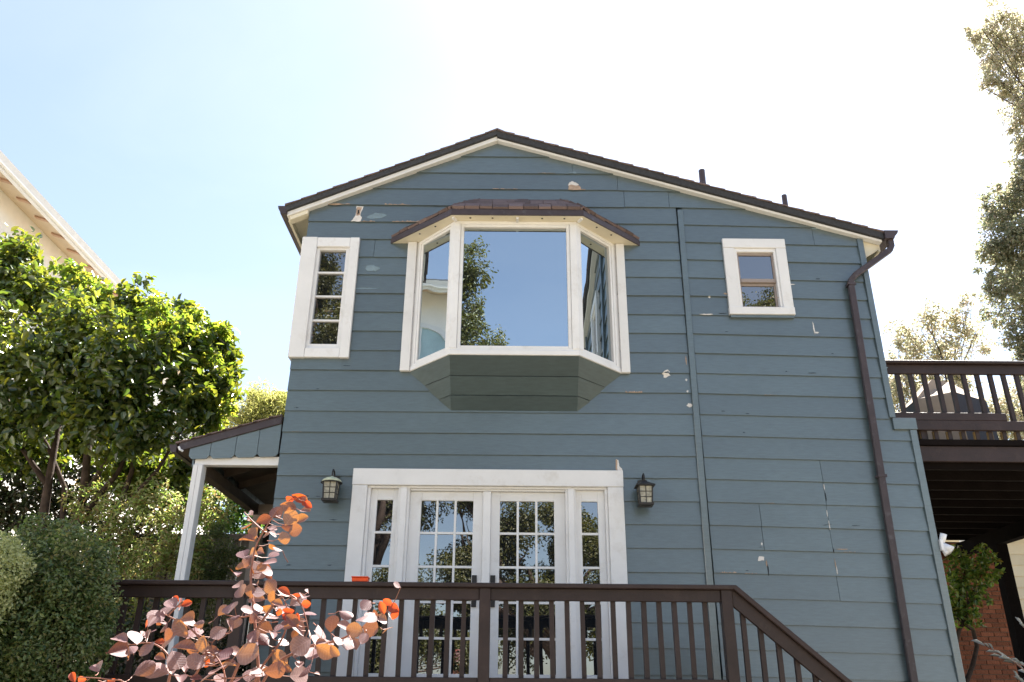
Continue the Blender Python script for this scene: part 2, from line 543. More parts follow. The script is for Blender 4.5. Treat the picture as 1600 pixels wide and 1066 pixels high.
def limb(a, c, r0, r1, sag=0.15, seed=0, n=6):
    """a bent tapered limb from a to c"""
    rn = random.Random(seed)
    a, c = Vector(a), Vector(c)
    ln = (c - a).length
    o1 = Vector((rn.uniform(-1, 1), rn.uniform(-1, 1), rn.uniform(-.4, .8))) * ln * sag
    pts, rad = [], []
    for i in range(7):
        t = i / 6
        pts.append(a.lerp(c, t) + o1 * math.sin(math.pi * t) + Vector((rn.uniform(-1, 1), rn.uniform(-1, 1), rn.uniform(-1, 1))) * ln * 0.02)
        rad.append(r0 + (r1 - r0) * t)
    return pts, rad

def tree(name, label, cat, base, fork, clumps, per_m2, size, mat, seed, r=0.16, group=None, limbs=8, **kw):
    t = root(name, base, label, cat, group)
    mb = MB()
    p, rd = limb(base, fork, r, r * 0.62, 0.06, seed)
    mb.tube(p, rd, 9)
    rn = random.Random(seed)
    cs = clumps[:]
    rn.shuffle(cs)
    for i, c in enumerate(cs[:limbs]):
        p, rd = limb(Vector(base).lerp(Vector(fork), rn.uniform(0.7, 1.0)), (c[0], c[1], c[2]), r * 0.36, 0.008, 0.14, seed + i)
        mb.tube(p, rd, 6)
        for q in range(4):
            b0 = p[rn.randint(3, 5)]
            e = Vector((c[0], c[1], c[2])) + Vector((rn.uniform(-1, 1), rn.uniform(-1, 1), rn.uniform(-.6, 1))) * c[3]
            p2, r2 = limb(b0, e, r * 0.09, 0.003, 0.12, seed * 7 + i * 5 + q)
            mb.tube(p2, r2, 5)
    mb.build('trunk', M['bark'], t, smooth=True)
    f = foliage('foliage', clumps, per_m2, size, mat, t, seed, **kw)
    f['kind'] = 'stuff'
    return t

# ------------------------------------------------------------------ ground
def smooth(a, b, x):
    t = np.clip((x - a) / (b - a), 0, 1)
    return t * t * (3 - 2 * t)

def make_ground():
    c = np.concatenate([-np.geomspace(1500, 14, 14), np.arange(-13, 13.1, 0.5), np.geomspace(14, 1500, 14)])
    n = len(c)
    X, Y = np.meshgrid(c, c)
    Z = 1.35 * smooth(-1.6, 1.0, Y) + 1.6 * smooth(-4.0, -9.0, X) * smooth(-6, 0, Y)
    Z += 0.06 * np.sin(X * 1.3) * np.sin(Y * 1.7)
    V = np.stack([X, Y, Z], -1).reshape(-1, 3)
    i, j = np.meshgrid(np.arange(n - 1), np.arange(n - 1), indexing='ij')
    a = (i * n + j).ravel()
    F = np.stack([a, a + 1, a + n + 1, a + n], 1)
    o = link('ground', quads_mesh('ground', V, F, M['soil']))
    o['kind'] = 'structure'
make_ground()

# ------------------------------------------------------------------ the blue house
house = root('house', (0.8, 3.0, 1.3), 'blue two storey gabled house with a white bay window and french doors', 'house')
RX = -0.203                                       # ridge
def zb(x):                                        # height of the wall under the rake
    return 7.903 - 0.4539 * (RX - x) if x < RX else 7.903 - 0.3107 * (x - RX)

def gable(x0, x1, y0, y1, zlow, drop=0.0):
    pts = [(x0, zlow), (x1, zlow), (x1, zb(x1) - drop), (RX, zb(RX) - drop), (x0, zb(x0) - drop)]
    return MB().xz(pts, y0, y1)

gable(-2.385, 4.0, 0.12, 6.2, 0.4).build('wall', M['siding'], house)
bx('wall', M['siding'], house, 4.002, 4.19, 0.10, 6.2, 0.4, 4.27)
bx('corner_board', M['siding'], house, -2.402, -2.386, 0.008, 0.5, 0.6, 6.95)

# lap siding, plank by plank
rng = random.Random(5)
PITCH = 0.2335
HOLES = [(-1.52, 1.05, 1.4, 3.66), (-2.30, -1.85, 5.10, 6.43), (2.53, 3.06, 5.62, 6.42)]

def clip(poly, f):
    out = []
    for i in range(len(poly)):
        a, b = poly[i], poly[(i + 1) % len(poly)]
        fa, fb = f(a), f(b)
        if fa >= 0:
            out.append(a)
        if (fa >= 0) != (fb >= 0):
            t = fa / (fa - fb)
            out.append((a[0] + (b[0] - a[0]) * t, a[1] + (b[1] - a[1]) * t))
    return out

def slope(x):
    return 0.018 * max(0.0, x - 2.0)

def plank(x0, x1, base, h0, h1):
    dz = rng.uniform(-0.002, 0.002)
    dy = rng.uniform(-0.0015, 0.0015)
    tilt = rng.uniform(-0.0015, 0.0015)
    poly = [(x0, base + h0 - slope(x0)), (x1, base + h0 - slope(x1)), (x1, base + h1 - slope(x1)), (x0, base + h1 - slope(x0))]
    for f in (lambda p: 7.903 - 0.4539 * (RX - p[0]) - p[1], lambda p: 7.903 - 0.3107 * (p[0] - RX) - p[1]):
        poly = clip(poly, f)
        if len(poly) < 3:
            return
    fr, bk = [], []
    for x, z in poly:
        h = z - (base - slope(x))
        yf = -0.0135 + 0.0165 * h / PITCH + dy
        fr.append((x, yf, z + dz + tilt * (x - x0)))
        bk.append((x, 0.012, z + dz + tilt * (x - x0)))
    MB().prism(fr, bk).build('plank', M['siding'], house)

JOINTS = {-2: [], 0: [0.9], 1: [0.71, 1.55], 2: [1.25], 3: [1.32, 1.85], 5: [3.50], 9: [2.6], 17: [3.2], 18: [3.2], 19: [2.52, 3.2], 20: [2.52, 3.2], 22: [3.2], 12: [-0.9], 14: [0.4], 6: [-1.6]}
for k in range(-1, 30):
    base = 7.67 - PITCH * k
    h1 = PITCH + 0.012
    cuts = JOINTS.get(k, [])
    right_end = 4.0 if base > 4.2 else 4.19
    if k <= 3:
        spans = [(-2.40, 4.0)]                     # above the batten the boards run through
    else:
        spans = [(-2.40, 1.925), (2.0, right_end)]
    for s0, s1 in spans:
        xs = [s0] + [c for c in cuts if s0 < c < s1] + [s1]
        for a, b in zip(xs[:-1], xs[1:]):
            a2 = a + (0.002 if a != s0 else 0)
            b2 = b - (0.002 if b != s1 else 0)
            parts = [(a2, b2, 0.0, h1)]
            for hx0, hx1, hz0, hz1 in HOLES:
                nxt = []
                for (p0, p1, q0, q1) in parts:
                    z0, z1 = base + q0, base + q1
                    if p1 <= hx0 or p0 >= hx1 or z1 <= hz0 or z0 >= hz1:
                        nxt.append((p0, p1, q0, q1))
                        continue
                    if p0 < hx0:
                        nxt.append((p0, hx0, q0, q1))
                    if p1 > hx1:
                        nxt.append((hx1, p1, q0, q1))
                    m0, m1 = max(p0, hx0), min(p1, hx1)
                    if z0 < hz0 - 0.03:
                        nxt.append((m0, m1, q0, hz0 - base))
                    if z1 > hz1 + 0.03:
                        nxt.append((m0, m1, hz1 - base, q1))
                parts = nxt
            for (p0, p1, q0, q1) in parts:
                plank(p0, p1, base, q0, q1)

# batten and corner trim
MB().xz([(1.905, 0.6), (1.972, 0.6), (2.002, 6.93), (1.937, 6.93)], -0.032, 0.02).build('batten', M['siding'], house, 0.004)
bx('corner_trim', M['siding'], house, 3.998, 4.062, -0.030, 0.30, 4.375, zb(4.06) - 0.02, 0.004)
bx('corner_trim', M['siding'], house, 4.022, 4.268, -0.034, 0.30, 4.245, 4.372, 0.004)
bx('corner_trim', M['siding'], house, 4.186, 4.256, -0.030, 0.16, 0.5, 4.243, 0.004)

# main roof
def zr(x):
    return zb(x) + (0.030 if x < RX else 0.002)

XL, XR = -2.655, 4.272
MB().xz([(XL, zr(XL)), (RX, zr(RX - 1e-6)), (RX, zr(RX - 1e-6) + 0.066), (XL, zr(XL) + 0.066)], -0.105, 6.5).build('roof', M['shingle_edge'], house)
roof_r = MB().xz([(RX + .001, zr(RX)), (XR, zr(XR)), (XR, zr(XR) + 0.080), (RX + .001, zr(RX) + 0.080)], -0.105, 6.5).build('roof', M['shingle_edge'], house)
def courses(x_eave, sgn, parent):
    e = 0.178
    n = int(abs(x_eave - RX) / e) + 1
    for i in range(n):
        a = x_eave + sgn * (i * e - 0.012)
        b = a + sgn * (e + 0.05)
        if (b - RX) * sgn > 0:
            b = RX
        th = 0.067 if sgn > 0 else 0.081
        za, zc = zr(a) + th, (zr(b) if b != RX else zr(RX) + (0.028 if sgn > 0 else 0)) + th
        j = rng.uniform(-0.003, 0.003)
        MB().xz([(a, za), (b, zc), (b, zc + 0.004), (a, za + 0.021 + j)], -0.118 - abs(j), 6.52).build('shingle_course', M['shingle'], parent)
courses(XL, 1, bpy.data.objects['roof'])
courses(XR, -1, roof_r)
MB().xz([(RX - .10, zr(RX - .10) + 0.072), (RX, zr(RX) + 0.10), (RX + .10, zr(RX + .10) + 0.086), (RX + .10, zr(RX + .10) + 0.100), (RX, zr(RX) + 0.118), (RX - .10, zr(RX - .10) + 0.088)], -0.115, 6.5).build('ridge_cap', M['shingle'], house)
for x, y, h, r in ((2.332, 0.20, 7.645, 0.040), (3.31, 0.20, 7.290, 0.032)):
    MB().tube([(x, y, zr(x) - 0.02), (x, y, h)], r, 12).build('vent_pipe', M['metal_brown'], house, smooth=False)

# white rake boards under the shingles
MB().xz([(-2.64, zb(-2.64) - 0.03), (RX, zb(RX) - 0.03), (RX, zr(RX - 1e-6) - 0.002), (-2.64, zr(-2.64) - 0.002)], -0.072, 0.012).build('rake_board', M['trim'], house, 0.004)
MB().xz([(RX + .002, zb(RX) - 0.03), (4.262, zb(4.262) - 0.03), (4.262, zr(4.262) - 0.002), (RX + .002, zr(RX) - 0.002)], -0.072, 0.012).build('rake_board', M['trim'], house, 0.004)
# open eaves: soffit board, fascia, look-out block, gutters
MB().xz([(-2.632, zr(-2.632) - 0.022), (-2.39, zr(-2.39) - 0.022), (-2.39, zr(-2.39) - 0.003), (-2.632, zr(-2.632) - 0.003)], 0.014, 6.4).build('soffit', M['cream'], house)
bx('fascia', M['cream'], house, -2.640, -2.612, 0.014, 6.4, zb(-2.64) - 0.055, zr(-2.64) - 0.004)
MB().xz([(-2.610, zb(-2.61) - 0.085), (-2.405, zb(-2.405) - 0.085), (-2.405, zb(-2.405) - 0.032), (-2.610, zb(-2.61) - 0.032)], -0.052, 0.05).build('lookout_block', M['cream'], house, 0.003)
MB().xz([(4.064, zr(4.064) - 0.022), (4.240, zr(4.240) - 0.022), (4.240, zr(4.240) - 0.003), (4.064, zr(4.064) - 0.003)], 0.014, 6.4).build('soffit', M['cream'], house)
bx('fascia', M['cream'], house, 4.241, 4.264, 0.014, 6.4, zb(4.25) - 0.11, zr(4.26) - 0.004)
MB().xz([(4.066, zb(4.066) - 0.25), (4.239, zb(4.239) - 0.09), (4.239, zb(4.239) - 0.024), (4.066, zb(4.066) - 0.024)], 0.02, 0.05).build('lookout_block', M['cream'], house)

def gutter(x0, sgn, z0, y0, y1, wide=1.0):
    # K-shaped trough
    pr = [(0, 0.105), (0, 0), (0.068, 0), (0.075, 0.03), (0.098, 0.065), (0.108, 0.105), (0.101, 0.105), (0.09, 0.068), (0.066, 0.008), (0.006, 0.008), (0.006, 0.105)]
    pr = [(a * wide, b) for a, b in pr]
    mb = MB()
    n = len(pr)
    A = [(x0 + sgn * a, y0, z0 + b) for a, b in pr]
    B = [(x0 + sgn * a, y1, z0 + b) for a, b in pr]
    mb.prism(A, B)
    mb.prism([(x0 + sgn * a, y0 - .004, z0 + b) for a, b in pr[:6]], [(x0 + sgn * a, y0 + .003, z0 + b) for a, b in pr[:6]])
    return mb.build('gutter', M['metal_brown'], house)
gutter(-2.642, -1, zb(-2.64) - 0.018, -0.10, 6.5)
gutter(4.278, 1, 6.502, -0.13, 6.5, 1.5)

# downspout with elbows
dp = [(4.352, -0.07, 6.51), (4.352, -0.07, 6.43), (4.325, -0.075, 6.375), (3.875, -0.075, 6.045), (3.822, -0.062, 5.985), (3.815, -0.06, 5.90), (3.735, -0.06, 0.5)]
ds = MB().tube(dp, [0.046] * 7, 4, math.pi / 4).build('downspout', M['metal_brown'], house, 0.006)
for z in (3.72, 5.92):
    x = 3.735 + (z - 0.5) / 5.44 * 0.083
    bx('strap', M['metal_brown'], ds, x - 0.044, x + 0.044, -0.098, -0.014, z, z + 0.028)
MB().tube([(4.32, -0.07, 6.375), (4.25, -0.07, 6.325)], 0.049, 4, math.pi / 4).build('collar', M['white_plastic'], ds) if False else None

# ------------------------------------------------------------------ bay window
bay = bpy.data.objects.new('bay_window', None)
COL.objects.link(bay)
bay.location = (0.04, 0, 4.4)
setp(bay, house, Matrix.Translation((0.04, 0, 4.4)))
A, B, C, D = Vector((-1.11, 0)), Vector((-0.64, -0.50)), Vector((0.69, -0.50)), Vector((1.19, 0))

def offs(o):
    """outline of the bay pushed outwards by o"""
    segs = [(A, B), (B, C), (C, D)]
    ln = []
    for p, q in segs:
        d = (q - p).normalized()
        n = Vector((d.y, -d.x))
        if n.y > 0:
            n = -n
        ln.append((p + n * o, d))
    def inter(l1, l2):
        p, d = l1
        q, e = l2
        den = d.x * e.y - d.y * e.x
        t = ((q.x - p.x) * e.y - (q.y - p.y) * e.x) / den
        return p + d * t
    wl = (Vector((0, 0)), Vector((1, 0)))
    return [inter(wl, ln[0]), inter(ln[0], ln[1]), inter(ln[1], ln[2]), inter(ln[2], wl)]

def T(v):
    return (v.x, v.y)

inn = offs(-0.085)
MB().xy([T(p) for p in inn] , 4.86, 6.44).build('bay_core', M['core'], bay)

def slab(name, o, z0, z1, mat, bevel=0.004, inner=-0.05):
    a = offs(o)
    return MB().xy([T(p) for p in a], z0, z1).build(name, mat, bay, bevel)
slab('sill', 0.016, 4.852, 4.905, M['trim'])
slab('apron', 0.004, 4.905, 4.926, M['trim'], 0)
slab('head', 0.006, 6.418, 6.452, M['trim'])

def seg(P, Q, u0, u1, z0, z1, n0, n1, mb=None):
    d = (Q - P).normalized()
    n = Vector((d.y, -d.x))
    if n.y > 0:
        n = -n
    p = [P + d * u0 + n * n0, P + d * u1 + n * n0, P + d * u1 + n * n1, P + d * u0 + n * n1]
    return (mb or MB()).prism([(q.x, q.y, z0) for q in p], [(q.x, q.y, z1) for q in p])

def post(P, us, uf, dl, dr):
    """mitred corner post at P: us towards the first face, uf along the second"""
    def nn(d):
        n = Vector((d.y, -d.x))
        return n if n.y < 0 else -n
    ns, nf = nn(us), nn(uf)
    m = (ns + nf).normalized() * (0.010 / max(0.2, (ns + nf).normalized().dot(ns)))
    pts = [P + us * dl + ns * 0.010, P + m, P + uf * dr + nf * 0.010, P + uf * dr - nf * 0.05, P - m * 4, P + us * dl - ns * 0.05]
    MB().xy([T(p) for p in pts], 4.926, 6.418).build('corner_post', M['trim'], bay, 0.003)
ab = (A - B).normalized()
cdv = (D - C).normalized()
post(B, ab, Vector((1, 0)), 0.055, 0.066)
post(C, Vector((-1, 0)), cdv, 0.066, 0.055)

def sash(P, Q, u0, u1, z0, z1, w, wt, skew=0):
    mb = MB()
    seg(P, Q, u0, u0 + w, z0, z1, -0.05, -0.004, mb)
    seg(P, Q, u1 - w, u1, z0, z1, -0.05, -0.004, mb)
    seg(P, Q, u0 + w, u1 - w, z0, z0 + w, -0.05, -0.005, mb)
    seg(P, Q, u0 + w, u1 - w, z1 - wt, z1, -0.05, -0.005, mb)
    mb.build('sash', M['trim'], bay, 0.004)
    # a skewed pane is turned a few degrees only to aim its reflection
    d = (Q - P).normalized()
    n = Vector((d.y, -d.x))
    n = n if n.y < 0 else -n
    a, b = u0 + w - .004, u1 - w + .004
    na, nb = (-0.040, -0.040) if skew == 0 else ((-0.018, -0.060) if skew > 0 else (-0.060, -0.018))
    p = [P + d * a + n * (na - .006), P + d * b + n * (nb - .006), P + d * b + n * nb, P + d * a + n * na]
    MB().prism([(q.x, q.y, z0 + w - .004) for q in p], [(q.x, q.y, z1 - wt + .004) for q in p]).build('pane', M['glass'], bay)
LF = (C - B).length
LS = (B - A).length
LR = (D - C).length
sash(B, C, 0.068, LF - 0.068, 4.926, 6.418, 0.036, 0.036)
sash(A, B, 0.085, LS - 0.058, 4.926, 6.418, 0.032, 0.032, 1)
sash(C, D, 0.058, LR - 0.085, 4.926, 6.418, 0.032, 0.032, 0)
seg(A, B, -0.01, 0.083, 4.926, 6.418, -0.05, 0.004).build('jamb', M['trim'], bay, 0.003)
seg(C, D, LR - 0.083, LR + 0.01, 4.926, 6.418, -0.05, 0.004).build('jamb', M['trim'], bay, 0.003)
bx('casing', M['trim'], bay, -1.208, -1.106, -0.05, 0.0, 4.852, 6.450, 0.004)
bx('casing', M['trim'], bay, 1.186, 1.280, -0.05, 0.0, 4.852, 6.450, 0.004)

# tapered blue apron under the bay: three courses on each of its three faces
top = [Vector((p.x, p.y, 4.850)) for p in (A, B, C, D)]
bl, br = Vector((-0.640, 0.0, 4.400)), Vector((0.700, 0.0, 4.400))
def skirt(p0, p1, q0, q1, inward):
    lv = [0.0, 0.36, 0.70, 1.0]
    for a, b in zip(lv[:-1], lv[1:]):
        b2 = b - 0.010
        f = [p0.lerp(q0, a), p1.lerp(q1, a), p1.lerp(q1, b2), p0.lerp(q0, b2)]
        e = [Vector((0, 0, 0.0)), Vector((0, 0, 0.0)), inward * 0.006, inward * 0.006]
        MB().prism([v + w for v, w in zip(f, e)], [v + inward * 0.05 for v in f]).build('apron_board', M['siding'], bay)
skirt(top[1], top[2], bl, br, Vector((0, 0.7, 0.7)))
skirt(top[0], top[1], bl + Vector((0, 0, 0)), bl, Vector((0.5, 0.4, 0.6)))
skirt(top[2], top[3], br, br, Vector((-0.5, 0.4, 0.6)))
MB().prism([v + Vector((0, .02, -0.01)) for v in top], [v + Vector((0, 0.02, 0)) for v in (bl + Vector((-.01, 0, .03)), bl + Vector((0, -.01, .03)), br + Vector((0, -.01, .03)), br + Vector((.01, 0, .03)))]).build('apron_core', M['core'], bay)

# bay roof
E = [Vector((-1.400, 0, 6.455)), Vector((-0.669, -0.622, 6.455)), Vector((0.763, -0.622, 6.455)), Vector((1.456, 0, 6.455))]
TL, TR = Vector((-0.43, 0, 7.02)), Vector((0.59, 0, 7.02))
MB().xy([T(p) for p in E], 6.453, 6.470).build('soffit', M['cream'], bay)
ro = bpy.data.meshes.new('bay_roof')
up = Vector((0, 0, 0.075))
ro.from_pydata([tuple(e + up) for e in E] + [tuple(TL), tuple(TR), (-1.40, 0, 6.471), (1.456, 0, 6.471), tuple(E[1] + Vector((0, 0, .016))), tuple(E[2] + Vector((0, 0, .016)))], [],
               [(1, 2, 5, 4), (0, 1, 4), (2, 3, 5), (6, 8, 1, 0), (8, 9, 2, 1), (9, 7, 3, 2), (6, 7, 9, 8), (0, 4, 5, 3, 7, 6)])
ro.materials.append(M['shingle_edge'])
link('bay_roof', ro, bay)
def fascia(p, q):
    d = (q - p).normalized()
    n = Vector((d.y, -d.x, 0))
    if n.y > 0:
        n = -n
    e = d * 0.012
    f = [p - e, q + e, q + e + n * 0.016, p - e + n * 0.016]
    MB().prism([v + Vector((0, 0, -0.006)) for v in f], [v + Vector((0, 0, 0.068)) for v in f]).build('fascia', M['metal_brown'], bay, 0.003)
fascia(E[0], E[1])
fascia(E[1] + Vector((.012, 0, 0)), E[2] - Vector((.012, 0, 0)))
fascia(E[2], E[3])
me_s = MB().box(-0.5, 0.5, 0, 1, 0, 1).mesh('shingle', M['shingle'])
def shingles(p, q, tl, tr, rows, w, seed):
    rn = random.Random(seed)
    for r in range(rows):
        t0, t1 = r / rows, (r + 1.35) / rows
        a, b = p.lerp(tl, t0), q.lerp(tr, t0)
        upv = (tl + tr) / 2 - (p + q) / 2
        dirx = (q - p).normalized()
        n = dirx.cross(upv).normalized()
        if n.z < 0:
            n = -n
        ups = n.cross(dirx).normalized()
        if ups.z < 0:
            ups = -ups
        length = (b - a).length
        hgt = upv.length / rows * 1.35
        x = -w * rn.uniform(0.15, 0.6) if r % 2 else 0.0
        while x < length - 0.02:
            ww = w * rn.uniform(0.8, 1.2)
            x0, x1 = max(0.0, x), min(length, x + ww)
            if x1 - x0 > 0.02:
                c = a + dirx * ((x0 + x1) / 2) - ups * (0.012 + rn.uniform(0, 0.012)) + n * (0.004 + rn.uniform(0, .004))
                tilt = 0.13
                o = bpy.data.objects.new('shingle', me_s)
                COL.objects.link(o)
                nn2 = (n - ups * tilt).normalized()
                uu = (ups + n * -tilt * 0.3).normalized()
                mt = Matrix((dirx, uu, nn2)).transposed().to_4x4()
                mt = Matrix.Translation(c) @ mt @ Matrix.Diagonal((x1 - x0 - 0.007, hgt, 0.028 + rn.uniform(-.007, .008), 1))
                o.matrix_basis = mt
                setp(o, bay, mt)
            x += ww
e2 = [e + up for e in E]
shingles(e2[1], e2[2], TL, TR, 5, 0.155, 3)
shingles(e2[0], e2[1], TL, TL, 6, 0.16, 4)
shingles(e2[2], e2[3], TR, TR, 6, 0.16, 5)
def hip(p, q, side):
    d = (q - p).normalized()
    s = d.cross(Vector((0, 0, 1))).normalized()
    n = s.cross(d).normalized()
    k = 8
    for i in range(k):
        a = p.lerp(q, i / k) + n * 0.012
        b = p.lerp(q, min(1.0, (i + 1.3) / k)) + n * 0.004
        w = 0.085
        dn = n * -0.045
        MB().prism([a + s * -w + dn + n * .016, a + n * 0.030, a + s * w + dn + n * .016, a + s * w + dn, a + n * 0.016, a - s * w + dn],
                   [b + s * -w + dn + n * .012, b + n * 0.012, b + s * w + dn + n * .012, b + s * w + dn, b, b - s * w + dn]).build('hip_shingle', M['shingle'], bay)
hip(e2[1], TL, -1)
hip(e2[2], TR, 1)
# vent holes, brackets
for (p, q, us) in ((E[1], E[2], (0.14, 0.31, 0.69, 0.86)), (E[0], E[1], (0.42, 0.68)), (E[2], E[3], (0.30, 0.56))):
    d = (q - p)
    n = Vector((-d.y, d.x, 0)).normalized()
    if n.y < 0:
        n = -n
    for u in us:
        c = p + d * u + n * 0.055
        MB().lathe(c.x, c.y, [(0.011, 6.4495), (0.011, 6.456)], 10).build('vent_hole', M['crack'], bay)
bx('bracket', M['trim'], bay, 0.035, 0.062, -0.600, -0.515, 6.425, 6.452, 0.003)
for e, sx in ((E[1], 1), (E[2], -1)):
    c = Vector((e.x * 0.985, e.y + 0.03, 6.44))
    q = Vector((e.x + sx * 0.045, -0.525, 6.44))
    MB().tube([c, q], 0.018, 4, math.pi / 4).build('bracket', M['trim'], bay)

# ------------------------------------------------------------------ tall window at the left corner
def part(name, loc, parent):
    o = bpy.data.objects.new(name, None)
    COL.objects.link(o)
    o.location = loc
    setp(o, parent, Matrix.Translation(loc))
    return o
wl = part('corner_window', (-2.1, 0, 5.0), house)
bx('casing', M['trim'], wl, -2.432, -2.258, -0.048, 0.10, 5.000, 6.505, 0.004)
bx('casing', M['trim'], wl, -1.876, -1.772, -0.046, 0.0, 5.000, 6.503, 0.004)
bx('casing', M['trim'], wl, -2.256, -1.878, -0.045, 0.0, 6.380, 6.500, 0.004)
bx('casing', M['trim'], wl, -2.256, -1.878, -0.045, 0.0, 5.003, 5.112, 0.004)
fr = MB()
fr.box(-2.258, -2.222, -0.012, 0.06, 5.113, 6.379)
fr.box(-1.922, -1.876, -0.012, 0.06, 5.113, 6.379)
fr.box(-2.222, -1.922, -0.010, 0.06, 6.352, 6.379)
fr.box(-2.222, -1.922, -0.010, 0.06, 5.113, 5.172)
fr.build('sash', M['trim'], wl, 0.003)
zz = [5.172, 5.464, 5.763, 6.066, 6.352]
for a, b in zip(zz[:-1], zz[1:]):
    bx('pane', M['glass_old'], wl, -2.226, -1.918, 0.030, 0.036, a, b)
for z in zz[1:-1]:
    bx('muntin', M['trim'], wl, -2.222, -1.922, 0.008, 0.032, z - 0.011, z + 0.011)

# ------------------------------------------------------------------ small double-hung window on the right
wr = part('small_window', (2.78, 0, 5.6), house)
bx('casing', M['trim'], wr, 2.424, 2.548, -0.044, 0.0, 5.592, 6.410, 0.004)
bx('casing', M['trim'], wr, 3.030, 3.146, -0.044, 0.0, 5.592, 6.410, 0.004)
bx('casing', M['trim'], wr, 2.424, 3.146, -0.047, 0.0, 6.412, 6.532, 0.004)
bx('sill', M['trim'], wr, 2.418, 3.150, -0.055, 0.0, 5.560, 5.650, 0.004)
bx('apron', M['siding'], wr, 2.43, 3.135, -0.036, 0.0, 5.528, 5.558)
st = MB()
st.box(2.548, 2.580, -0.026, 0.05, 5.651, 6.411)
st.box(3.002, 3.030, -0.026, 0.05, 5.651, 6.411)
st.box(2.580, 3.002, -0.025, 0.05, 6.368, 6.411)
st.build('stop', M['trim'], wr, 0.003)
up_ = MB()
up_.box(2.580, 2.602, 0.004, 0.04, 5.985, 6.367)
up_.box(2.982, 3.002, 0.004, 0.04, 5.985, 6.367)
up_.box(2.602, 2.982, 0.005, 0.04, 6.338, 6.367)
up_.box(2.602, 2.982, -0.004, 0.04, 5.985, 6.030)
up_.build('sash', M['sash'], wr, 0.003)
lo_ = MB()
lo_.box(2.580, 2.606, 0.030, 0.06, 5.651, 5.984)
lo_.box(2.976, 3.002, 0.030, 0.06, 5.651, 5.984)
lo_.box(2.606, 2.976, 0.031, 0.06, 5.651, 5.696)
lo_.box(2.606, 2.976, 0.031, 0.06, 5.955, 5.984)
lo_.build('sash', M['sash'], wr, 0.003)
bx('pane', M['glass_old'], wr, 2.600, 2.984, 0.022, 0.027, 6.028, 6.340)
bx('pane', M['glass_old'], wr, 2.604, 2.978, 0.046, 0.051, 5.694, 5.957)

# ------------------------------------------------------------------ french doors with sidelights
ent = part('door_frame', (-0.23, 0, 1.6), house)
bx('head_casing', M['trim'], ent, -1.612, 1.147, -0.056, 0.0, 3.602, 3.772, 0.004)
bx('side_casing', M['trim'], ent, -1.609, -1.456, -0.050, 0.02, 1.560, 3.600, 0.004)
bx('side_casing', M['trim'], ent, 0.985, 1.144, -0.050, 0.02, 1.560, 3.600, 0.004)
jm = MB()
for a, b, y0 in ((-1.454, -1.425, -0.022), (0.957, 0.983, -0.022), (-1.142, -1.118, -0.012), (-1.118, -1.052, -0.034), (-1.052, -1.026, -0.012), (0.556, 0.582, -0.012), (0.582, 0.640, -0.034), (0.640, 0.660, -0.012)):
    jm.box(a, b, y0, 0.10, 1.560, 3.580)
jm.box(-1.454, 0.983, -0.018, 0.10, 3.580, 3.601)
jm.build('jamb', M['trim'], ent, 0.003)
bx('astragal', M['trim'], ent, -0.278, -0.200, 0.012, 0.10, 1.60, 3.560, 0.004)
bx('threshold', M['sash'], ent, -1.454, 0.983, -0.06, 0.12, 1.500, 1.558)
bx('head_stop', M['trim'], ent, -1.024, 0.554, 0.008, 0.10, 3.562, 3.579)

ROWS = [1.827, 2.143, 2.475, 2.81, 3.141, 3.467]
def leaf_door(name, x0, x1, g0, g1, mx_, y, parent):
    d = part(name, ((x0 + x1) / 2, y, 1.6), parent)
    mb = MB()
    ztop = 3.560 if name == 'french_door' else 3.5785
    mb.box(x0, g0, y, y + 0.045, 1.562, ztop)
    mb.box(g1, x1, y, y + 0.045, 1.562, ztop)
    mb.box(g0, g1, y + 0.0015, y + 0.045, 3.467, ztop)
    mb.box(g0, g1, y + 0.0015, y + 0.045, 1.562, 1.827)
    return d, mb
def glaze(parent, g0, g1, bars, y, wob):
    xs = [g0] + bars + [g1]
    for a, b in zip(xs[:-1], xs[1:]):
        for c, d in zip(ROWS[:-1], ROWS[1:]):
            rn = wob.uniform(-1, 1)
            o = MB().box(a + .001, b - .001, y + 0.021, y + 0.025, c + .001, d - .001).build('pane', M['glass_old'], parent)
            # every pane sits a hair out of true, so reflections break from pane to pane
            cen = Vector(((a + b) / 2, y, (c + d) / 2))
            mt = Matrix.Translation(cen) @ Matrix.Rotation(wob.uniform(-.006, .006), 4, 'Z') @ Matrix.Rotation(wob.uniform(-.006, .006), 4, 'X') @ Matrix.Translation(-cen)
            o.matrix_basis = mt
            WM[o.name] = mt
    for x in bars:
        bx('muntin', M['trim'], parent, x - 0.011, x + 0.011, y + 0.004, y + 0.022, ROWS[0], ROWS[-1])
    for z in ROWS[1:-1]:
        for a, b in zip(xs[:-1], xs[1:]):
            bx('muntin', M['trim'], parent, a + (0.0115 if a != g0 else 0), b - (0.0115 if b != g1 else 0), y + 0.005, y + 0.022, z - 0.011, z + 0.011)
wob = random.Random(8)
for x0, x1, g0, g1, bars, hx in ((-1.025, -0.279, -0.908, -0.379, [-0.745, -0.560], -0.350), (-0.199, 0.555, -0.107, 0.442, [0.074, 0.262], -0.168)):
    d, mb = leaf_door('french_door', x0, x1, g0, g1, None, 0.045, ent)
    d.parent = house
    d.matrix_parent_inverse = WM[house.name].inverted()
    mb.build('door_leaf', M['trim'], d, 0.003)
    glaze(d, g0, g1, bars, 0.045, wob)
    h = MB()
    h.box(hx - 0.024, hx + 0.024, 0.030, 0.045, 2.430, 2.730)
    s = -1 if hx < -0.25 else 1
    h.tube([(hx, 0.034, 2.52), (hx, -0.02, 2.52), (hx + s * 0.012, -0.026, 2.52), (hx + s * 0.11, -0.026, 2.515)], 0.009, 6)
    h.build('handle', M['iron'], d)
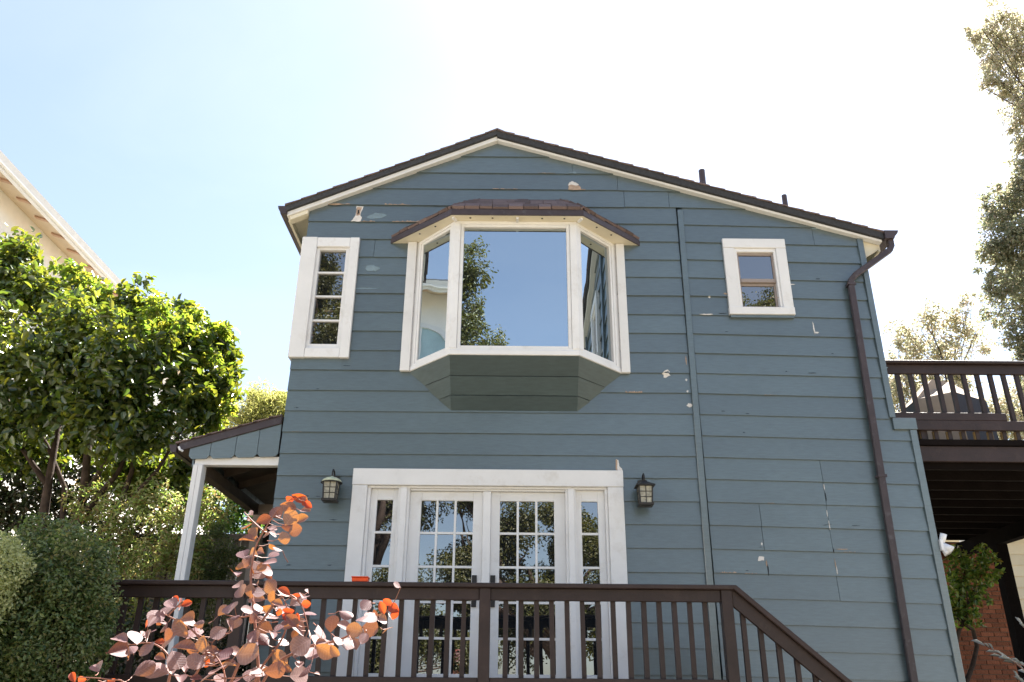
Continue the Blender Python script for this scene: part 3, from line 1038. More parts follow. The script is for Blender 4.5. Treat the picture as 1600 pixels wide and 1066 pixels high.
for x0, x1, g0, g1 in ((-1.424, -1.143, -1.358, -1.196), (0.661, 0.956, 0.719, 0.885)):
    d, mb = leaf_door('sidelight', x0, x1, g0, g1, None, 0.03, ent)
    d.parent = house
    d.matrix_parent_inverse = WM[house.name].inverted()
    mb.build('sidelight_frame', M['trim'], d, 0.003)
    glaze(d, g0, g1, [], 0.03, wob)

# ------------------------------------------------------------------ chips, bare laps and cracks in the paint
ft = random.Random(77)
def flake(pts, mat, y=-0.0215, name='paint_chip'):
    """ragged thin patch lying on the sloping face of the board it belongs to"""
    lift = 0.0026 + max(0.0, -0.0215 - y) * 0.5
    cz = sum(p[1] for p in pts) / len(pts)
    cx = sum(p[0] for p in pts) / len(pts)
    k = math.floor((7.67 - (cz + slope(cx))) / PITCH) + 1
    base = 7.67 - PITCH * k
    out = []
    n = len(pts)
    for i in range(n):
        a, b = pts[i], pts[(i + 1) % n]
        ln = math.hypot(b[0] - a[0], b[1] - a[1])
        m = 3 if ln > 0.02 else 1
        for j in range(m):
            t = j / m
            w = ft.uniform(-0.13, 0.13) * ln if j else 0
            out.append((a[0] + (b[0] - a[0]) * t - (b[1] - a[1]) / (ln + 1e-6) * w * 0.5, a[1] + (b[1] - a[1]) * t + (b[0] - a[0]) / (ln + 1e-6) * w * 0.5))
    def yy(z):
        h = (z - base) / PITCH
        return -0.0135 + 0.0165 * ((h - 1) if h > 0.985 else max(0.0, h)) - lift
    MB().prism([(x, yy(z), z) for x, z in out], [(x, yy(z) + 0.006, z) for x, z in out]).build(name, mat, house)
def blob(cx, cz, w, h, seed, n=14, rough=0.35):
    rn = random.Random(seed)
    return [(cx + math.cos(2 * math.pi * i / n) * w * (1 + rn.uniform(-rough, rough)), cz + math.sin(2 * math.pi * i / n) * h * (1 + rn.uniform(-rough, rough))) for i in range(n)]
def strip(x0, x1, z, h, seed, n=22):
    """ragged sliver along a lap"""
    rn = random.Random(seed)
    lo = [(x0 + (x1 - x0) * i / n, z + 0.001) for i in range(n + 1)]
    hi = [(x, z + h * max(0.12, rn.uniform(-0.4, 1.0))) for x, _ in lo]
    return lo + hi[::-1]
k2 = lambda k: 7.67 - PITCH * k
flake([(-1.900, k2(4) + .0), (-1.79, k2(4)), (-1.775, k2(4) + .05), (-1.80, k2(4) + .09), (-1.785, k2(4) + .16), (-1.77, k2(4) + .215), (-1.855, k2(4) + .222), (-1.845, k2(4) + .14), (-1.86, k2(4) + .07)], M['primer'])
flake([(-1.845, k2(4) + .08), (-1.805, k2(4) + .09), (-1.80, k2(4) + .15), (-1.79, k2(4) + .20), (-1.845, k2(4) + .205), (-1.85, k2(4) + .13)], M['bare_wood'], -0.0235)
flake([(-1.835, k2(4) + .10), (-1.818, k2(4) + .11), (-1.815, k2(4) + .17), (-1.835, k2(4) + .16)], M['crack'], -0.025)
flake([(-2.20, k2(3) + .001), (-1.93, k2(3) + .001), (-1.93, k2(3) + .010), (-2.02, k2(3) + .006), (-2.08, k2(3) + .014), (-2.2, k2(3) + .006)], M['bare_wood'])
flake(strip(-1.52, -1.22, k2(3), 0.022, 2), M['bare_wood'])
flake(strip(-1.42, -1.02, k2(4), 0.026, 3), M['bare_wood'])
flake(strip(-1.80, -1.62, k2(4), 0.016, 4), M['bare_wood'])
flake(strip(-0.25, 0.05, k2(2), 0.012, 5), M['bare_wood'])
flake(strip(1.22, 1.40, k2(13), 0.028, 6), M['bare_wood'])
flake(strip(0.70, 0.86, k2(2), 0.016, 7), M['bare_wood'])
flake(strip(1.0, 1.10, k2(12), 0.010, 8), M['bare_wood'])
flake(strip(2.06, 2.22, k2(21) - .0, 0.018, 9), M['bare_wood'])
flake(blob(-1.60, k2(4) + .075, 0.10, 0.045, 11), M['faded'], -0.0165)
flake(blob(-1.61, 6.115, 0.095, 0.040, 12), M['faded'], -0.0135)
flake(blob(-1.66, 5.86, 0.16, 0.008, 13, 18), M['faded'], -0.0135)
flake([(0.655, k2(2) + .002), (0.815, k2(2) + .002), (0.80, k2(2) + .045), (0.765, k2(2) + .09), (0.70, k2(2) + .115), (0.665, k2(2) + .07)], M['bare_wood'])
flake([(0.655, k2(2) + .06), (0.70, k2(2) + .075), (0.765, k2(2) + .06), (0.785, k2(2) + .075), (0.75, k2(2) + .105), (0.70, k2(2) + .125), (0.668, k2(2) + .10)], M['primer'], -0.0235)
flake([(0.66, k2(1) + .002), (0.77, k2(1) + .002), (0.74, k2(1) + .03), (0.69, k2(1) + .02)], M['faded'])
flake(blob(1.672, 4.858, 0.038, 0.045, 21), M['primer'], -0.026)
flake(blob(1.668, 4.862, 0.017, 0.016, 22, 10, 0.1), M['crack'], -0.028)
flake(blob(1.893, 4.50, 0.026, 0.024, 23), M['primer'])
flake(blob(1.885, 4.79, 0.010, 0.012, 24), M['primer'])
flake(blob(1.885, 4.655, 0.010, 0.012, 25), M['primer'])
flake(blob(1.900, 5.02, 0.006, 0.05, 26), M['bare_wood'])
flake([(1.08, 3.775), (1.150, 3.775), (1.146, 3.80), (1.118, 3.83), (1.112, 3.895), (1.088, 3.905), (1.092, 3.83)], M['primer'])
flake([(1.083, 3.775), (1.10, 3.775), (1.102, 3.90), (1.084, 3.90)], M['bare_wood'], -0.024)
flake([(2.445, 2.885), (2.505, 2.89), (2.512, 2.925), (2.462, 2.93)], M['primer'])
flake(blob(2.50, 3.05, 0.007, 0.015, 27), M['primer'])
flake(blob(2.535, 2.80, 0.006, 0.055, 28), M['crack'], -0.022)
flake(blob(2.527, 2.86, 0.006, 0.030, 29), M['bare_wood'], -0.022)
for i, (x, z, h, mm) in enumerate(((3.206, 3.63, .04, 'primer'), (3.207, 3.53, .05, 'crack'), (3.196, 3.36, .05, 'primer'), (3.199, 3.24, .06, 'primer'), (3.205, 2.99, .03, 'crack'), (3.206, 2.86, .06, 'bare_wood'), (3.21, 2.80, .05, 'primer'))):
    flake(blob(x, z, 0.0035, h * 0.8, 40 + i), M[mm], -0.0215)
for i, (xa, xb, kk, hh) in enumerate(((2.10, 2.18, 16, .006), (2.6, 2.68, 18, .007), (-2.1, -2.0, 9, .006), (-1.5, -1.42, 11, .007), (0.3, 0.5, 1, .006), (2.9, 3.02, 8, .006), (3.4, 3.5, 14, .006), (2.3, 2.42, 21, .010), (-2.30, -2.2, 15, .005), (1.45, 1.52, 17, .006), (3.3, 3.42, 20, .008), (2.7, 2.84, 13, .005))):
    flake(strip(xa, xb, k2(kk) - slope((xa + xb) / 2), hh, 90 + i), M['bare_wood'] if i % 3 else M['faded'])
for i in range(26):
    kk = ft.randint(5, 21)
    xx = ft.uniform(2.1, 3.6) if i % 3 else ft.uniform(-2.3, -1.75)
    flake(blob(xx, k2(kk) - slope(xx) + ft.uniform(0.01, 0.05), ft.uniform(.01, .05), ft.uniform(.002, .006), 200 + i, 10, .5), M['scuff'])
flake(blob(3.29, 3.005, 0.06, 0.004, 50), M['bare_wood'])
flake(blob(3.345, 5.415, 0.006, 0.07, 51), M['primer'])
flake(blob(3.36, 5.36, 0.025, 0.010, 52), M['primer'])
flake(blob(3.168, 6.13, 0.005, 0.06, 53), M['faded'])
flake(blob(3.172, 5.96, 0.03, 0.006, 54), M['primer'])
flake(blob(3.62, 6.70, 0.13, 0.010, 55, 18), M['faded'])
flake(blob(2.22, 5.79, 0.012, 0.012, 56), M['primer'])
flake(blob(2.18, 5.57, 0.07, 0.006, 57), M['primer'])
flake(blob(2.405, 5.83, 0.02, 0.012, 58), M['bare_wood'])
flake(blob(4.05, 4.95, 0.03, 0.006, 59), M['faded'])

# ------------------------------------------------------------------ side porch on the left
def zp(x):                                        # underside of the porch roof
    return 4.250 + 0.30 * (x + 2.414)
pr_ = MB().xz([(-3.46, zp(-3.46) + .004), (-2.42, zp(-2.42) + .004), (-2.42, zp(-2.42) + 0.085), (-3.46, zp(-3.46) + 0.085)], 0.0, 2.9).build('porch_roof', M['porch_wood'], house)
MB().xz([(-3.445, zp(-3.445) - .0), (-2.418, zp(-2.418)), (-2.418, zp(-2.418) + 0.088), (-3.445, zp(-3.445) + 0.088)], -0.034, -0.002).build('barge_board', M['metal_brown'], pr_, 0.004)
for i in range(7):
    a = -3.48 + i * 0.155
    b = min(a + 0.20, -2.412)
    MB().xz([(a, zp(a) + .087), (b, zp(b) + .087), (b, zp(b) + .092), (a, zp(a) + .106)], -0.052, 2.92).build('shingle_course', M['shingle'], pr_)
XV = [-3.335, -3.118, -2.862, -2.632, -2.412]
for a, b in zip(XV[:-1], XV[1:]):
    a, b = a + 0.0025, b - 0.0025
    zl = 3.865 + 0.04 * (a + 3.3)
    c = 0.032
    MB().xz([(a, zl + c), (a + c, zl), (b - c, zl + 0.006), (b, zl + c + 0.006), (b, zp(b) - 0.002), (a, zp(a) - 0.002)], -0.016, 0.004).build('valance_board', M['siding'], pr_)
bx('porch_beam', M['trim'], house, -3.275, -2.404, 0.022, 0.115, 3.812, 3.905, 0.004)
pp = MB()
pp.box(-3.277, -3.229, 0.0, 0.125, 0.9, 3.811)
pp.box(-3.2265, -3.180, 0.0, 0.125, 0.9, 3.811)
pp.build('porch_post', M['trim'], house, 0.003)
bx('porch_post', M['sash'], house, -3.235, -3.145, 2.06, 2.15, 1.0, 3.72)
bx('porch_beam', M['porch_wood'], house, -3.275, -3.178, 0.13, 2.2, 3.735, 3.850)
bx('porch_beam', M['sash'], house, -3.176, -2.41, 2.06, 2.16, 3.735, 3.850)
for y in (0.45, 0.95, 1.5):
    MB().xz([(-3.44, zp(-3.44) - 0.08), (-2.41, zp(-2.41) - 0.08), (-2.41, zp(-2.41) - 0.0), (-3.44, zp(-3.44) - 0.0)], y, y + 0.05).build('porch_rafter', M['porch_wood'], pr_)
for i in range(15):
    y = 0.02 + i * 0.185
    MB().prism([(-3.30, y, zp(-3.30)), (-3.30, y + 0.175, zp(-3.30)), (-3.30, y + 0.175, 3.80), (-3.30, y + 0.13, 3.765), (-3.30, y + 0.045, 3.765), (-3.30, y, 3.80)],
               [(-3.282, y, zp(-3.30)), (-3.282, y + 0.175, zp(-3.30)), (-3.282, y + 0.175, 3.80), (-3.282, y + 0.13, 3.765), (-3.282, y + 0.045, 3.765), (-3.282, y, 3.80)]).build('valance_board', M['siding'], pr_)
gpr = [(0, 0.08), (0, 0), (0.05, 0), (0.062, 0.03), (0.078, 0.08)]
MB().prism([(-3.462 - a, -0.05, 3.925 + b) for a, b in gpr], [(-3.462 - a, 2.9, 3.925 + b) for a, b in gpr]).build('gutter', M['metal_brown'], house)
MB().tube([(-3.44, -0.045, 3.985), (-3.425, -0.045, 3.955), (-3.40, -0.02, 3.945)], 0.012, 6).build('gutter_hook', M['white_plastic'], house)
pw = bx('porch_wall', M['siding'], house, -3.14, -2.40, 2.30, 2.40, 1.0, 3.74)
for x in (-3.02, -2.90, -2.78, -2.66):
    bx('board_strip', M['siding'], pw, x, x + 0.018, 2.284, 2.299, 1.0, 3.40)
bx('doorway_shade', M['core'], pw, -3.14, -2.40, 2.286, 2.2985, 3.41, 3.735)  # flat dark board, the doorway's shade put into its colour

# ------------------------------------------------------------------ front deck and its railing
deck = root('front_deck', (-1.0, -0.7, 0.0), 'dark brown timber deck in front of the french doors', 'deck')
for i in range(10):
    y = -1.395 + i * 0.139
    bx('deck_board', M['brown'], deck, -3.95, 1.86, y, y + 0.132, 1.52, 1.556)
bx('rim_joist', M['brown'], deck, -3.94, 1.85, -1.365, -1.325, 1.33, 1.518)
for x in (-3.8, -2.2, -0.6, 0.6, 1.7):
    bx('joist', M['black_wood'], deck, x, x + 0.04, -1.323, -0.10, 1.34, 1.518)
for x in (-3.8, -2.0, -0.2, 1.72):
    bx('deck_post', M['brown'], deck, x, x + 0.09, -1.322, -1.235, -0.05, 1.332)
for i in range(8):
    x = 1.88 + i * 0.215
    bx('stair_tread', M['brown'], deck, x, x + 0.24, -1.36, -0.2, 1.34 - i * 0.188, 1.375 - i * 0.188)
for y in (-1.32, -0.24):
    MB().xz([(1.87, 1.34), (3.55, -0.12), (3.75, -0.12), (1.87, 1.49)], y, y + 0.04).build('stringer', M['brown'], deck)

rail = root('deck_railing', (-1.0, -1.34, 1.556), 'brown wooden railing with square balusters along the deck and stair', 'railing')
bx('cap_rail', M['brown'], rail, -3.95, 1.812, -1.412, -1.270, 2.440, 2.477, 0.006)
PX = [-3.86, -2.235, -0.246, 1.712]
PW = 0.09
for x in PX:
    bx('post', M['brown'], rail, x, x + PW, -1.388, -1.298, 1.335, 2.4395, 0.005)
for a, b in zip(PX[:-1], PX[1:]):
    bx('top_rail', M['brown'], rail, a + PW + .001, b - .001, -1.370, -1.332, 2.345, 2.4388, 0.004)
    bx('bottom_rail', M['brown'], rail, a + PW + .001, b - .001, -1.370, -1.332, 1.672, 1.765, 0.004)
rb = random.Random(3)
me_b = MB().box(-0.019, 0.019, -0.019, 0.019, -0.36, 0.36).mesh('baluster', M['brown'])
for a, b in zip(PX[:-1], PX[1:]):
    n = round((b - a - PW) / 0.1285) - 1
    st_ = (b - a - PW) / (n + 1)
    for i in range(n):
        o = link('baluster', me_b, rail, (a + PW + st_ * (i + 1), -1.311, 2.07), (rb.uniform(-.010, .010), rb.uniform(-.011, .011), rb.uniform(-.08, .08)))
# raking stair rail
sl = -0.866
def sr(x, z):
    return z + sl * (x - 1.812)
MB().xz([(1.803, 2.477), (1.836, 2.4765), (3.65, sr(3.65, 2.497)), (3.65, sr(3.65, 2.447)), (1.803, 2.451)], -1.412, -1.270).build('stair_cap_rail', M['brown'], rail, 0.005)
MB().xz([(1.803, 2.451), (3.60, sr(3.60, 2.443)), (3.60, sr(3.60, 2.308)), (1.803, 2.316)], -1.370, -1.332).build('stair_top_rail', M['brown'], rail, 0.004)
MB().xz([(1.803, 1.72), (3.55, sr(3.55, 1.712)), (3.55, sr(3.55, 1.60)), (1.803, 1.61)], -1.370, -1.332).build('stair_bottom_rail', M['brown'], rail, 0.004)
for i in range(13):
    x = 1.888 + i * 0.132
    z0, z1 = sr(x, 1.66), sr(x, 2.37)
    MB().box(x - .019, x + .019, -1.330, -1.292, z0, z1).build('baluster', M['brown'], rail)
bx('post', M['brown'], rail, 3.55, 3.64, -1.388, -1.298, -0.05, 0.97)

# ------------------------------------------------------------------ small box on the cap rail
ob = root('plastic_box', (-1.222, -1.34, 2.513), 'small orange red plastic box on the railing cap', 'box')
ob_drop = -0.035
MB().prism([(-1.286, -1.385, 2.5135), (-1.160, -1.385, 2.5135), (-1.160, -1.30, 2.5135), (-1.286, -1.30, 2.5135)], [(-1.290, -1.39, 2.545), (-1.156, -1.39, 2.545), (-1.156, -1.295, 2.545), (-1.290, -1.295, 2.545)]).build('tub', M['orange_plastic'], ob, 0.004)
bx('lid', M['orange_plastic'], ob, -1.293, -1.153, -1.394, -1.292, 2.546, 2.556, 0.003)

# ------------------------------------------------------------------ wall lanterns
def lantern(x, y, zc, label, capmat, domed):
    t = root('wall_lantern', (x, 0, zc), label, 'lantern', 'lanterns beside the french doors')
    z0, z1 = zc - 0.10, zc + 0.085
    MB().lathe(x, -0.030, [(0.05, zc + 0.06), (0.05, zc + 0.17)], 14).build('back_plate', M['iron'], t)
    hk = [(x, -0.02, zc + 0.105), (x, -0.035, zc + 0.175), (x, -0.075, zc + 0.215), (x, -0.12, zc + 0.222), (x, y, zc + 0.195), (x, y - 0.004, zc + 0.13)]
    MB().tube(hk, 0.0085, 8).build('arm', M['iron'], t, smooth=True)
    s = math.sqrt(2)
    if domed:
        prof = [(0.098, z1 - 0.002), (0.098, z1 + 0.010), (0.084, z1 + 0.026), (0.055, z1 + 0.043), (0.022, z1 + 0.052), (0.010, z1 + 0.062)]
        MB().lathe(x, y, prof, 20).build('cap', capmat, t, smooth=True)
        MB().lathe(x, y, [(0.108, z1 - 0.008), (0.108, z1 - 0.0025)], 20).build('cap_rim', M['iron'], t)
    else:
        prof = [(0.094 * s, z1 - 0.004), (0.094 * s, z1 + 0.006), (0.05 * s, z1 + 0.030), (0.022 * s, z1 + 0.046), (0.012, z1 + 0.058)]
        MB().lathe(x, y, prof, 4, math.pi / 4).build('cap', capmat, t)
    MB().lathe(x, y, [(0.056 * s, z0 + 0.012), (0.066 * s, z1 - 0.009)], 4, math.pi / 4).build('glass', M['seeded'], t)
    for sx in (-1, 1):
        for sy in (-1, 1):
            MB().tube([(x + sx * 0.058, y + sy * 0.058, z0 + 0.01), (x + sx * 0.067, y + sy * 0.067, z1 - 0.006)], 0.009, 4, math.pi / 4).build('corner_bar', M['iron'], t)
    cb = MB()
    for sx, sy in ((0, -1), (0, 1), (1, 0), (-1, 0)):
        cb.tube([(x + sx * 0.0585, y + sy * 0.0585, z0 + 0.01), (x + sx * 0.0675, y + sy * 0.0675, z1 - 0.007)], 0.004, 4)
        for zz_ in (0.35, 0.68):
            r_ = 0.0585 + 0.009 * zz_
            z = z0 + 0.01 + (z1 - z0 - 0.02) * zz_
            if sx:
                cb.tube([(x + sx * r_, y - r_, z), (x + sx * r_, y + r_, z)], 0.0035, 4)
            else:
                cb.tube([(x - r_, y + sy * r_, z), (x + r_, y + sy * r_, z)], 0.0035, 4)
    cb.build('cage', M['iron'], t)
    MB().lathe(x, y, [(0.03 * s, z0 - 0.022), (0.072 * s, z0 - 0.012), (0.074 * s, z0 + 0.010)], 4, math.pi / 4).build('base', M['iron'], t)
ob.location.z += ob_drop
lantern(-1.800, -0.15, 3.515, 'dark wall lantern with a pale green domed cap beside the left door casing', M['pale_green'], True)
lantern(1.344, -0.15, 3.500, 'dark wall lantern with a flat black pyramid cap right of the door casing', M['iron'], False)

# ------------------------------------------------------------------ upper deck on the right
ud = root('upper_deck', (5.7, 2.6, 4.0), 'raised dark timber deck on the right side of the house', 'deck')
bx('rim_board', M['brown'], ud, 4.275, 9.2, 0.30, 0.345, 3.995, 4.165, 0.004)
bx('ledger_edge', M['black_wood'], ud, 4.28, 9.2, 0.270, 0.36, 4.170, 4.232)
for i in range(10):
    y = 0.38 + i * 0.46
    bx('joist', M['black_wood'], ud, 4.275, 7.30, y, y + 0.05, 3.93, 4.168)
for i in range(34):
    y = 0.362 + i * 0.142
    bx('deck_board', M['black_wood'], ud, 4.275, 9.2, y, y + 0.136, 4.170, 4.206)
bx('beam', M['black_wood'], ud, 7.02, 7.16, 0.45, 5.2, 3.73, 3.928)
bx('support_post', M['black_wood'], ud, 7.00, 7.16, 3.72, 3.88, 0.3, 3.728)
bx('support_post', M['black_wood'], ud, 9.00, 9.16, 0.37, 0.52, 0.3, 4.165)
ur = root('upper_railing', (6.0, 0.3, 4.2), 'brown weathered railing of the raised deck on the right', 'railing')
bx('cap_rail', M['brown'], ur, 4.10, 9.3, 0.235, 0.375, 5.110, 5.146, 0.006)
bx('top_rail', M['brown'], ur, 4.10, 9.3, 0.285, 0.325, 5.000, 5.109, 0.004)
bx('bottom_rail', M['brown'], ur, 4.14, 5.42, 0.262, 0.302, 4.447, 4.535, 0.004)
bx('face_board', M['brown'], ur, 4.405, 9.3, 0.258, 0.300, 4.335, 4.444, 0.004)
me_u = MB().box(-0.021, 0.021, -0.021, 0.021, -0.44, 0.44).mesh('baluster', M['brown'])
for i in range(32):
    x = 4.335 + i * 0.149
    link('baluster', me_u, ur, (x, 0.325, 4.68), (0, rb.uniform(-.008, .008), rb.uniform(-.05, .05)))

bx('ledger', M['brown'], ud, 4.07, 4.55, 0.33, 0.36, 4.24, 4.47)
me_f = MB().box(-0.028, 0.028, -0.016, 0.016, -0.057, 0.057).mesh('baluster_foot', M['worn_wood'])
for i in range(32):
    x = 4.335 + i * 0.149
    link('baluster_foot', me_f, ur, (x, 0.330, 4.277))
# covered grill
gr = root('covered_grill', (5.4, 1.45, 4.21), 'grill under a peaked tan canvas cover on the raised deck', 'grill')
P0 = [(4.93, 1.2, 4.21), (5.40, 1.05, 4.21), (5.98, 1.35, 4.21), (5.90, 1.85, 4.21), (5.0, 1.9, 4.21)]
P1 = [(4.95, 1.22, 5.02), (5.37, 1.08, 5.08), (5.90, 1.35, 5.06), (5.86, 1.8, 5.08), (5.02, 1.85, 5.05)]
PK = [(5.27, 1.34, 5.34), (5.50, 1.40, 5.33), (5.48, 1.62, 5.33), (5.26, 1.60, 5.34)]
MB().prism(P0, P1).build('cover_skirt', M['canvas_shaded'], gr)  # sides painted dark for the shade below the peak
v = P1 + PK
cv = bpy.data.meshes.new('cover_top')
cv.from_pydata([(x, y, z + .001) for x, y, z in v], [], [(0, 1, 6, 5), (1, 2, 6), (2, 3, 7, 6), (3, 4, 8, 7), (4, 0, 5, 8), (5, 6, 7, 8)])
cv.materials.append(M['canvas'])
link('cover_top', cv, gr)
MB().prism([(4.925, 1.195, 4.22), (5.405, 1.042, 4.22), (5.375, 1.072, 5.085), (4.945, 1.212, 5.025)], [(4.94, 1.21, 4.22), (5.40, 1.06, 4.22), (5.37, 1.09, 5.08), (4.96, 1.23, 5.02)]).build('cover_flap', M['canvas'], gr)

# flood light under the deck
fl = root('flood_light', (4.29, -0.05, 3.05), 'white twin flood light fixed to the right corner of the blue wall', 'light')
bx('mount', M['white_plastic'], fl, 4.258, 4.285, -0.06, 0.05, 3.00, 3.10)
MB().tube([(4.29, -0.02, 3.08), (4.315, -0.04, 3.16)], [0.03, 0.032], 10).build('lamp_head', M['white_plastic'], fl, smooth=True)
MB().tube([(4.29, -0.03, 3.05), (4.345, -0.07, 2.99)], [0.028, 0.048], 10).build('lamp_head', M['white_plastic'], fl, smooth=True)
MB().tube([(4.285, -0.03, 3.02), (4.32, -0.05, 2.965)], [0.02, 0.045], 10).build('lamp_head', M['white_plastic'], fl, smooth=True)

# ------------------------------------------------------------------ brick chimney, brick by brick, and the cream house behind
ch = root('brick_chimney', (7.3, 5.6, 0.9), 'red brick chimney under the raised deck behind the small tree', 'chimney')
MB().box(6.52, 7.84, 5.22, 6.0, 0.9, 4.02).build('mortar', M['mortar'], ch)
me_k = MB().box(-0.5, 0.5, -0.5, 0.5, -0.5, 0.5).mesh('brick', M['brick'])
bh, bw = 0.068, 0.205
r2_ = random.Random(6)
row = 0
z = 1.62
while z < 3.98:
    x = 6.50 - (bw / 2 if row % 2 else 0)
    while x < 7.84:
        x0, x1 = max(x, 6.51), min(x + bw - 0.011, 7.85)
        if x1 - x0 > 0.03:
            link('brick', me_k, ch, ((x0 + x1) / 2, 5.222 + r2_.uniform(-.004, .004), z + bh / 2), (0, r2_.uniform(-.01, .01), 0), (x1 - x0, 0.03, bh - 0.011))
        x += bw
    z += bh
    row += 1

ch2 = root('cream_house', (11.5, 9.5, 0.9), 'cream clapboard house behind the deck post at the right edge', 'house')
bx('wall', M['cream_wall'], ch2, 8.62, 16, 7.62, 12, 0.9, 4.66)
for i in range(18):
    z = 0.95 + i * 0.205
    MB().prism([(8.6, 7.596, z), (16, 7.596, z), (16, 7.612, z + 0.21), (8.6, 7.612, z + 0.21)], [(8.6, 7.62, z), (16, 7.62, z), (16, 7.62, z + 0.21), (8.6, 7.62, z + 0.21)]).build('plank', M['cream_wall'], ch2)
MB().xz([(8.45, 4.66), (16.2, 4.66), (16.2, 4.84), (8.45, 4.84)], 7.25, 12.3).build('roof', M['trim'], ch2)
bx('corner_board', M['trim'], ch2, 8.56, 8.68, 7.57, 7.594, 0.9, 4.655)

# ------------------------------------------------------------------ neighbouring stucco house on the left
sh = root('stucco_house', (-12.0, 7.0, 1.5), 'pale stucco house with a white eave and tan rafter tails above the camellia', 'house')
bx('wall', M['stucco'], sh, -15, -9.08, -4.5, 17, 1.5, 10.03)
MB().xz([(-15.2, 12.0), (-8.46, 9.96), (-8.46, 10.02), (-15.2, 12.06)], -5, 17.4).build('roof', M['shingle_edge'], sh)
MB().xz([(-9.078, 10.00), (-8.556, 9.842), (-8.556, 9.862), (-9.078, 10.02)], -4.9, 17.3).build('soffit', M['eave_shade_tan'], sh)
bx('fascia', M['trim'], sh, -8.555, -8.50, -4.9, 17.3, 9.79, 9.975)
gp = [(0, 0.12), (0, 0), (0.07, 0), (0.08, 0.04), (0.115, 0.12)]
MB().prism([(-8.498 + a, -4.9, 9.83 + b) for a, b in gp], [(-8.498 + a, 17.3, 9.83 + b) for a, b in gp]).build('gutter', M['trim'], sh)
y = -4.4
while y < 16.8:
    MB().prism([(-8.84, y, 9.895), (-8.60, y, 9.815), (-8.60, y, 9.94), (-8.84, y, 10.02)], [(-8.84, y + .09, 9.895), (-8.60, y + .09, 9.815), (-8.60, y + .09, 9.94), (-8.84, y + .09, 10.02)]).build('rafter_tail', M['tan_wood'], sh)
    y += 0.61
def arch(y0, y1, z0, z1, x):
    w = part('arched_window', (x, (y0 + y1) / 2, z0), sh)
    c, r = (y0 + y1) / 2, (y1 - y0) / 2
    def ring(rr, zlow):
        pts = [(c - rr, zlow), (c + rr, zlow)]
        for i in range(13):
            a = math.pi * i / 12
            pts.append((c + rr * math.cos(a), z1 - r + rr * math.sin(a)))
        return pts
    o_, i_ = ring(r, z0), ring(r - 0.12, z0 + 0.1)
    MB().prism([(x, a, b) for a, b in i_], [(x - 0.02, a, b) for a, b in i_]).build('pane', M['curtain'], w)
    mb = MB()
    n = len(o_)
    for i in range(n):
        j = (i + 1) % n
        q = [o_[i], o_[j], i_[j], i_[i]]
        mb.prism([(x, a, b) for a, b in q], [(x + 0.05, a, b) for a, b in q])
    mb.box(x + .002, x + 0.03, c - 0.02, c + 0.02, z0 + 0.1, z1 - 0.12)
    mb.build('frame', M['trim'], w)
arch(-0.75, 0.75, 6.9, 9.25, -9.07)
arch(-3.5, -2.0, 6.9, 9.25, -9.07)

# ------------------------------------------------------------------ fence behind the porch
fe = root('board_fence', (-4.4, 4.6, 1.3), 'grey weathered board fence behind the porch post', 'fence')
for i in range(22):
    x = -6.0 + i * 0.142
    bx('board', M['fence'], fe, x, x + 0.136, 4.60 + rb.uniform(0, .006), 4.62, 1.3, 3.93 + rb.uniform(-.01, .01))
bx('rail', M['fence'], fe, -6.0, -2.88, 4.56, 4.598, 3.84, 3.92)
bx('rail', M['fence'], fe, -6.0, -2.88, 4.56, 4.598, 2.2, 2.28)

# ------------------------------------------------------------------ plants
CAM = [(-6.93, 2.2, 6.85, 0.73), (-6.47, 1.6, 5.62, 0.75), (-6.27, 2.2, 6.55, 0.62), (-5.59, 1.5, 5.59, 0.74), (-5.49, 2.2, 6.24, 0.58), (-5.09, 2.5, 6.42, 0.42), (-4.75, 1.7, 5.5, 0.75), (-4.43, 2.2, 6.08, 0.44), (-4.16, 2.2, 6.03, 0.34), (-4.12, 1.9, 5.31, 0.42), (-5.98, 1.6, 4.93, 0.65), (-5.13, 1.4, 4.78, 0.63), (-4.41, 1.6, 4.77, 0.48), (-4.08, 2.2, 4.97, 0.26), (-6.68, 2.2, 4.77, 0.51), (-7.67, 2.2, 6.24, 0.8), (-7.36, 2.2, 5.12, 0.69), (-7.34, 2.5, 7.47, 0.38), (-6.2, 2.6, 6.98, 0.30), (-4.01, 2.4, 5.78, 0.18), (-5.6, 2.6, 6.78, 0.26), (-4.89, 2.6, 6.66, 0.24), (-5.19, 2.6, 4.54, 0.39), (-4.73, 2.8, 4.42, 0.35), (-6.05, 3.0, 4.83, 0.36), (-4.1, 2.4, 4.62, 0.28), (-4.35, 2.5, 4.30, 0.32), (-4.85, 2.5, 4.15, 0.34), (-4.0, 2.3, 5.45, 0.22), (-6.4, 2.5, 4.5, 0.4), (-7.2, 2.4, 4.6, 0.45)]
cm = root('camellia_tree', (-5.5, 2.2, 1.6), 'broad camellia tree with glossy dark leaves left of the blue house', 'tree')
mb = MB()
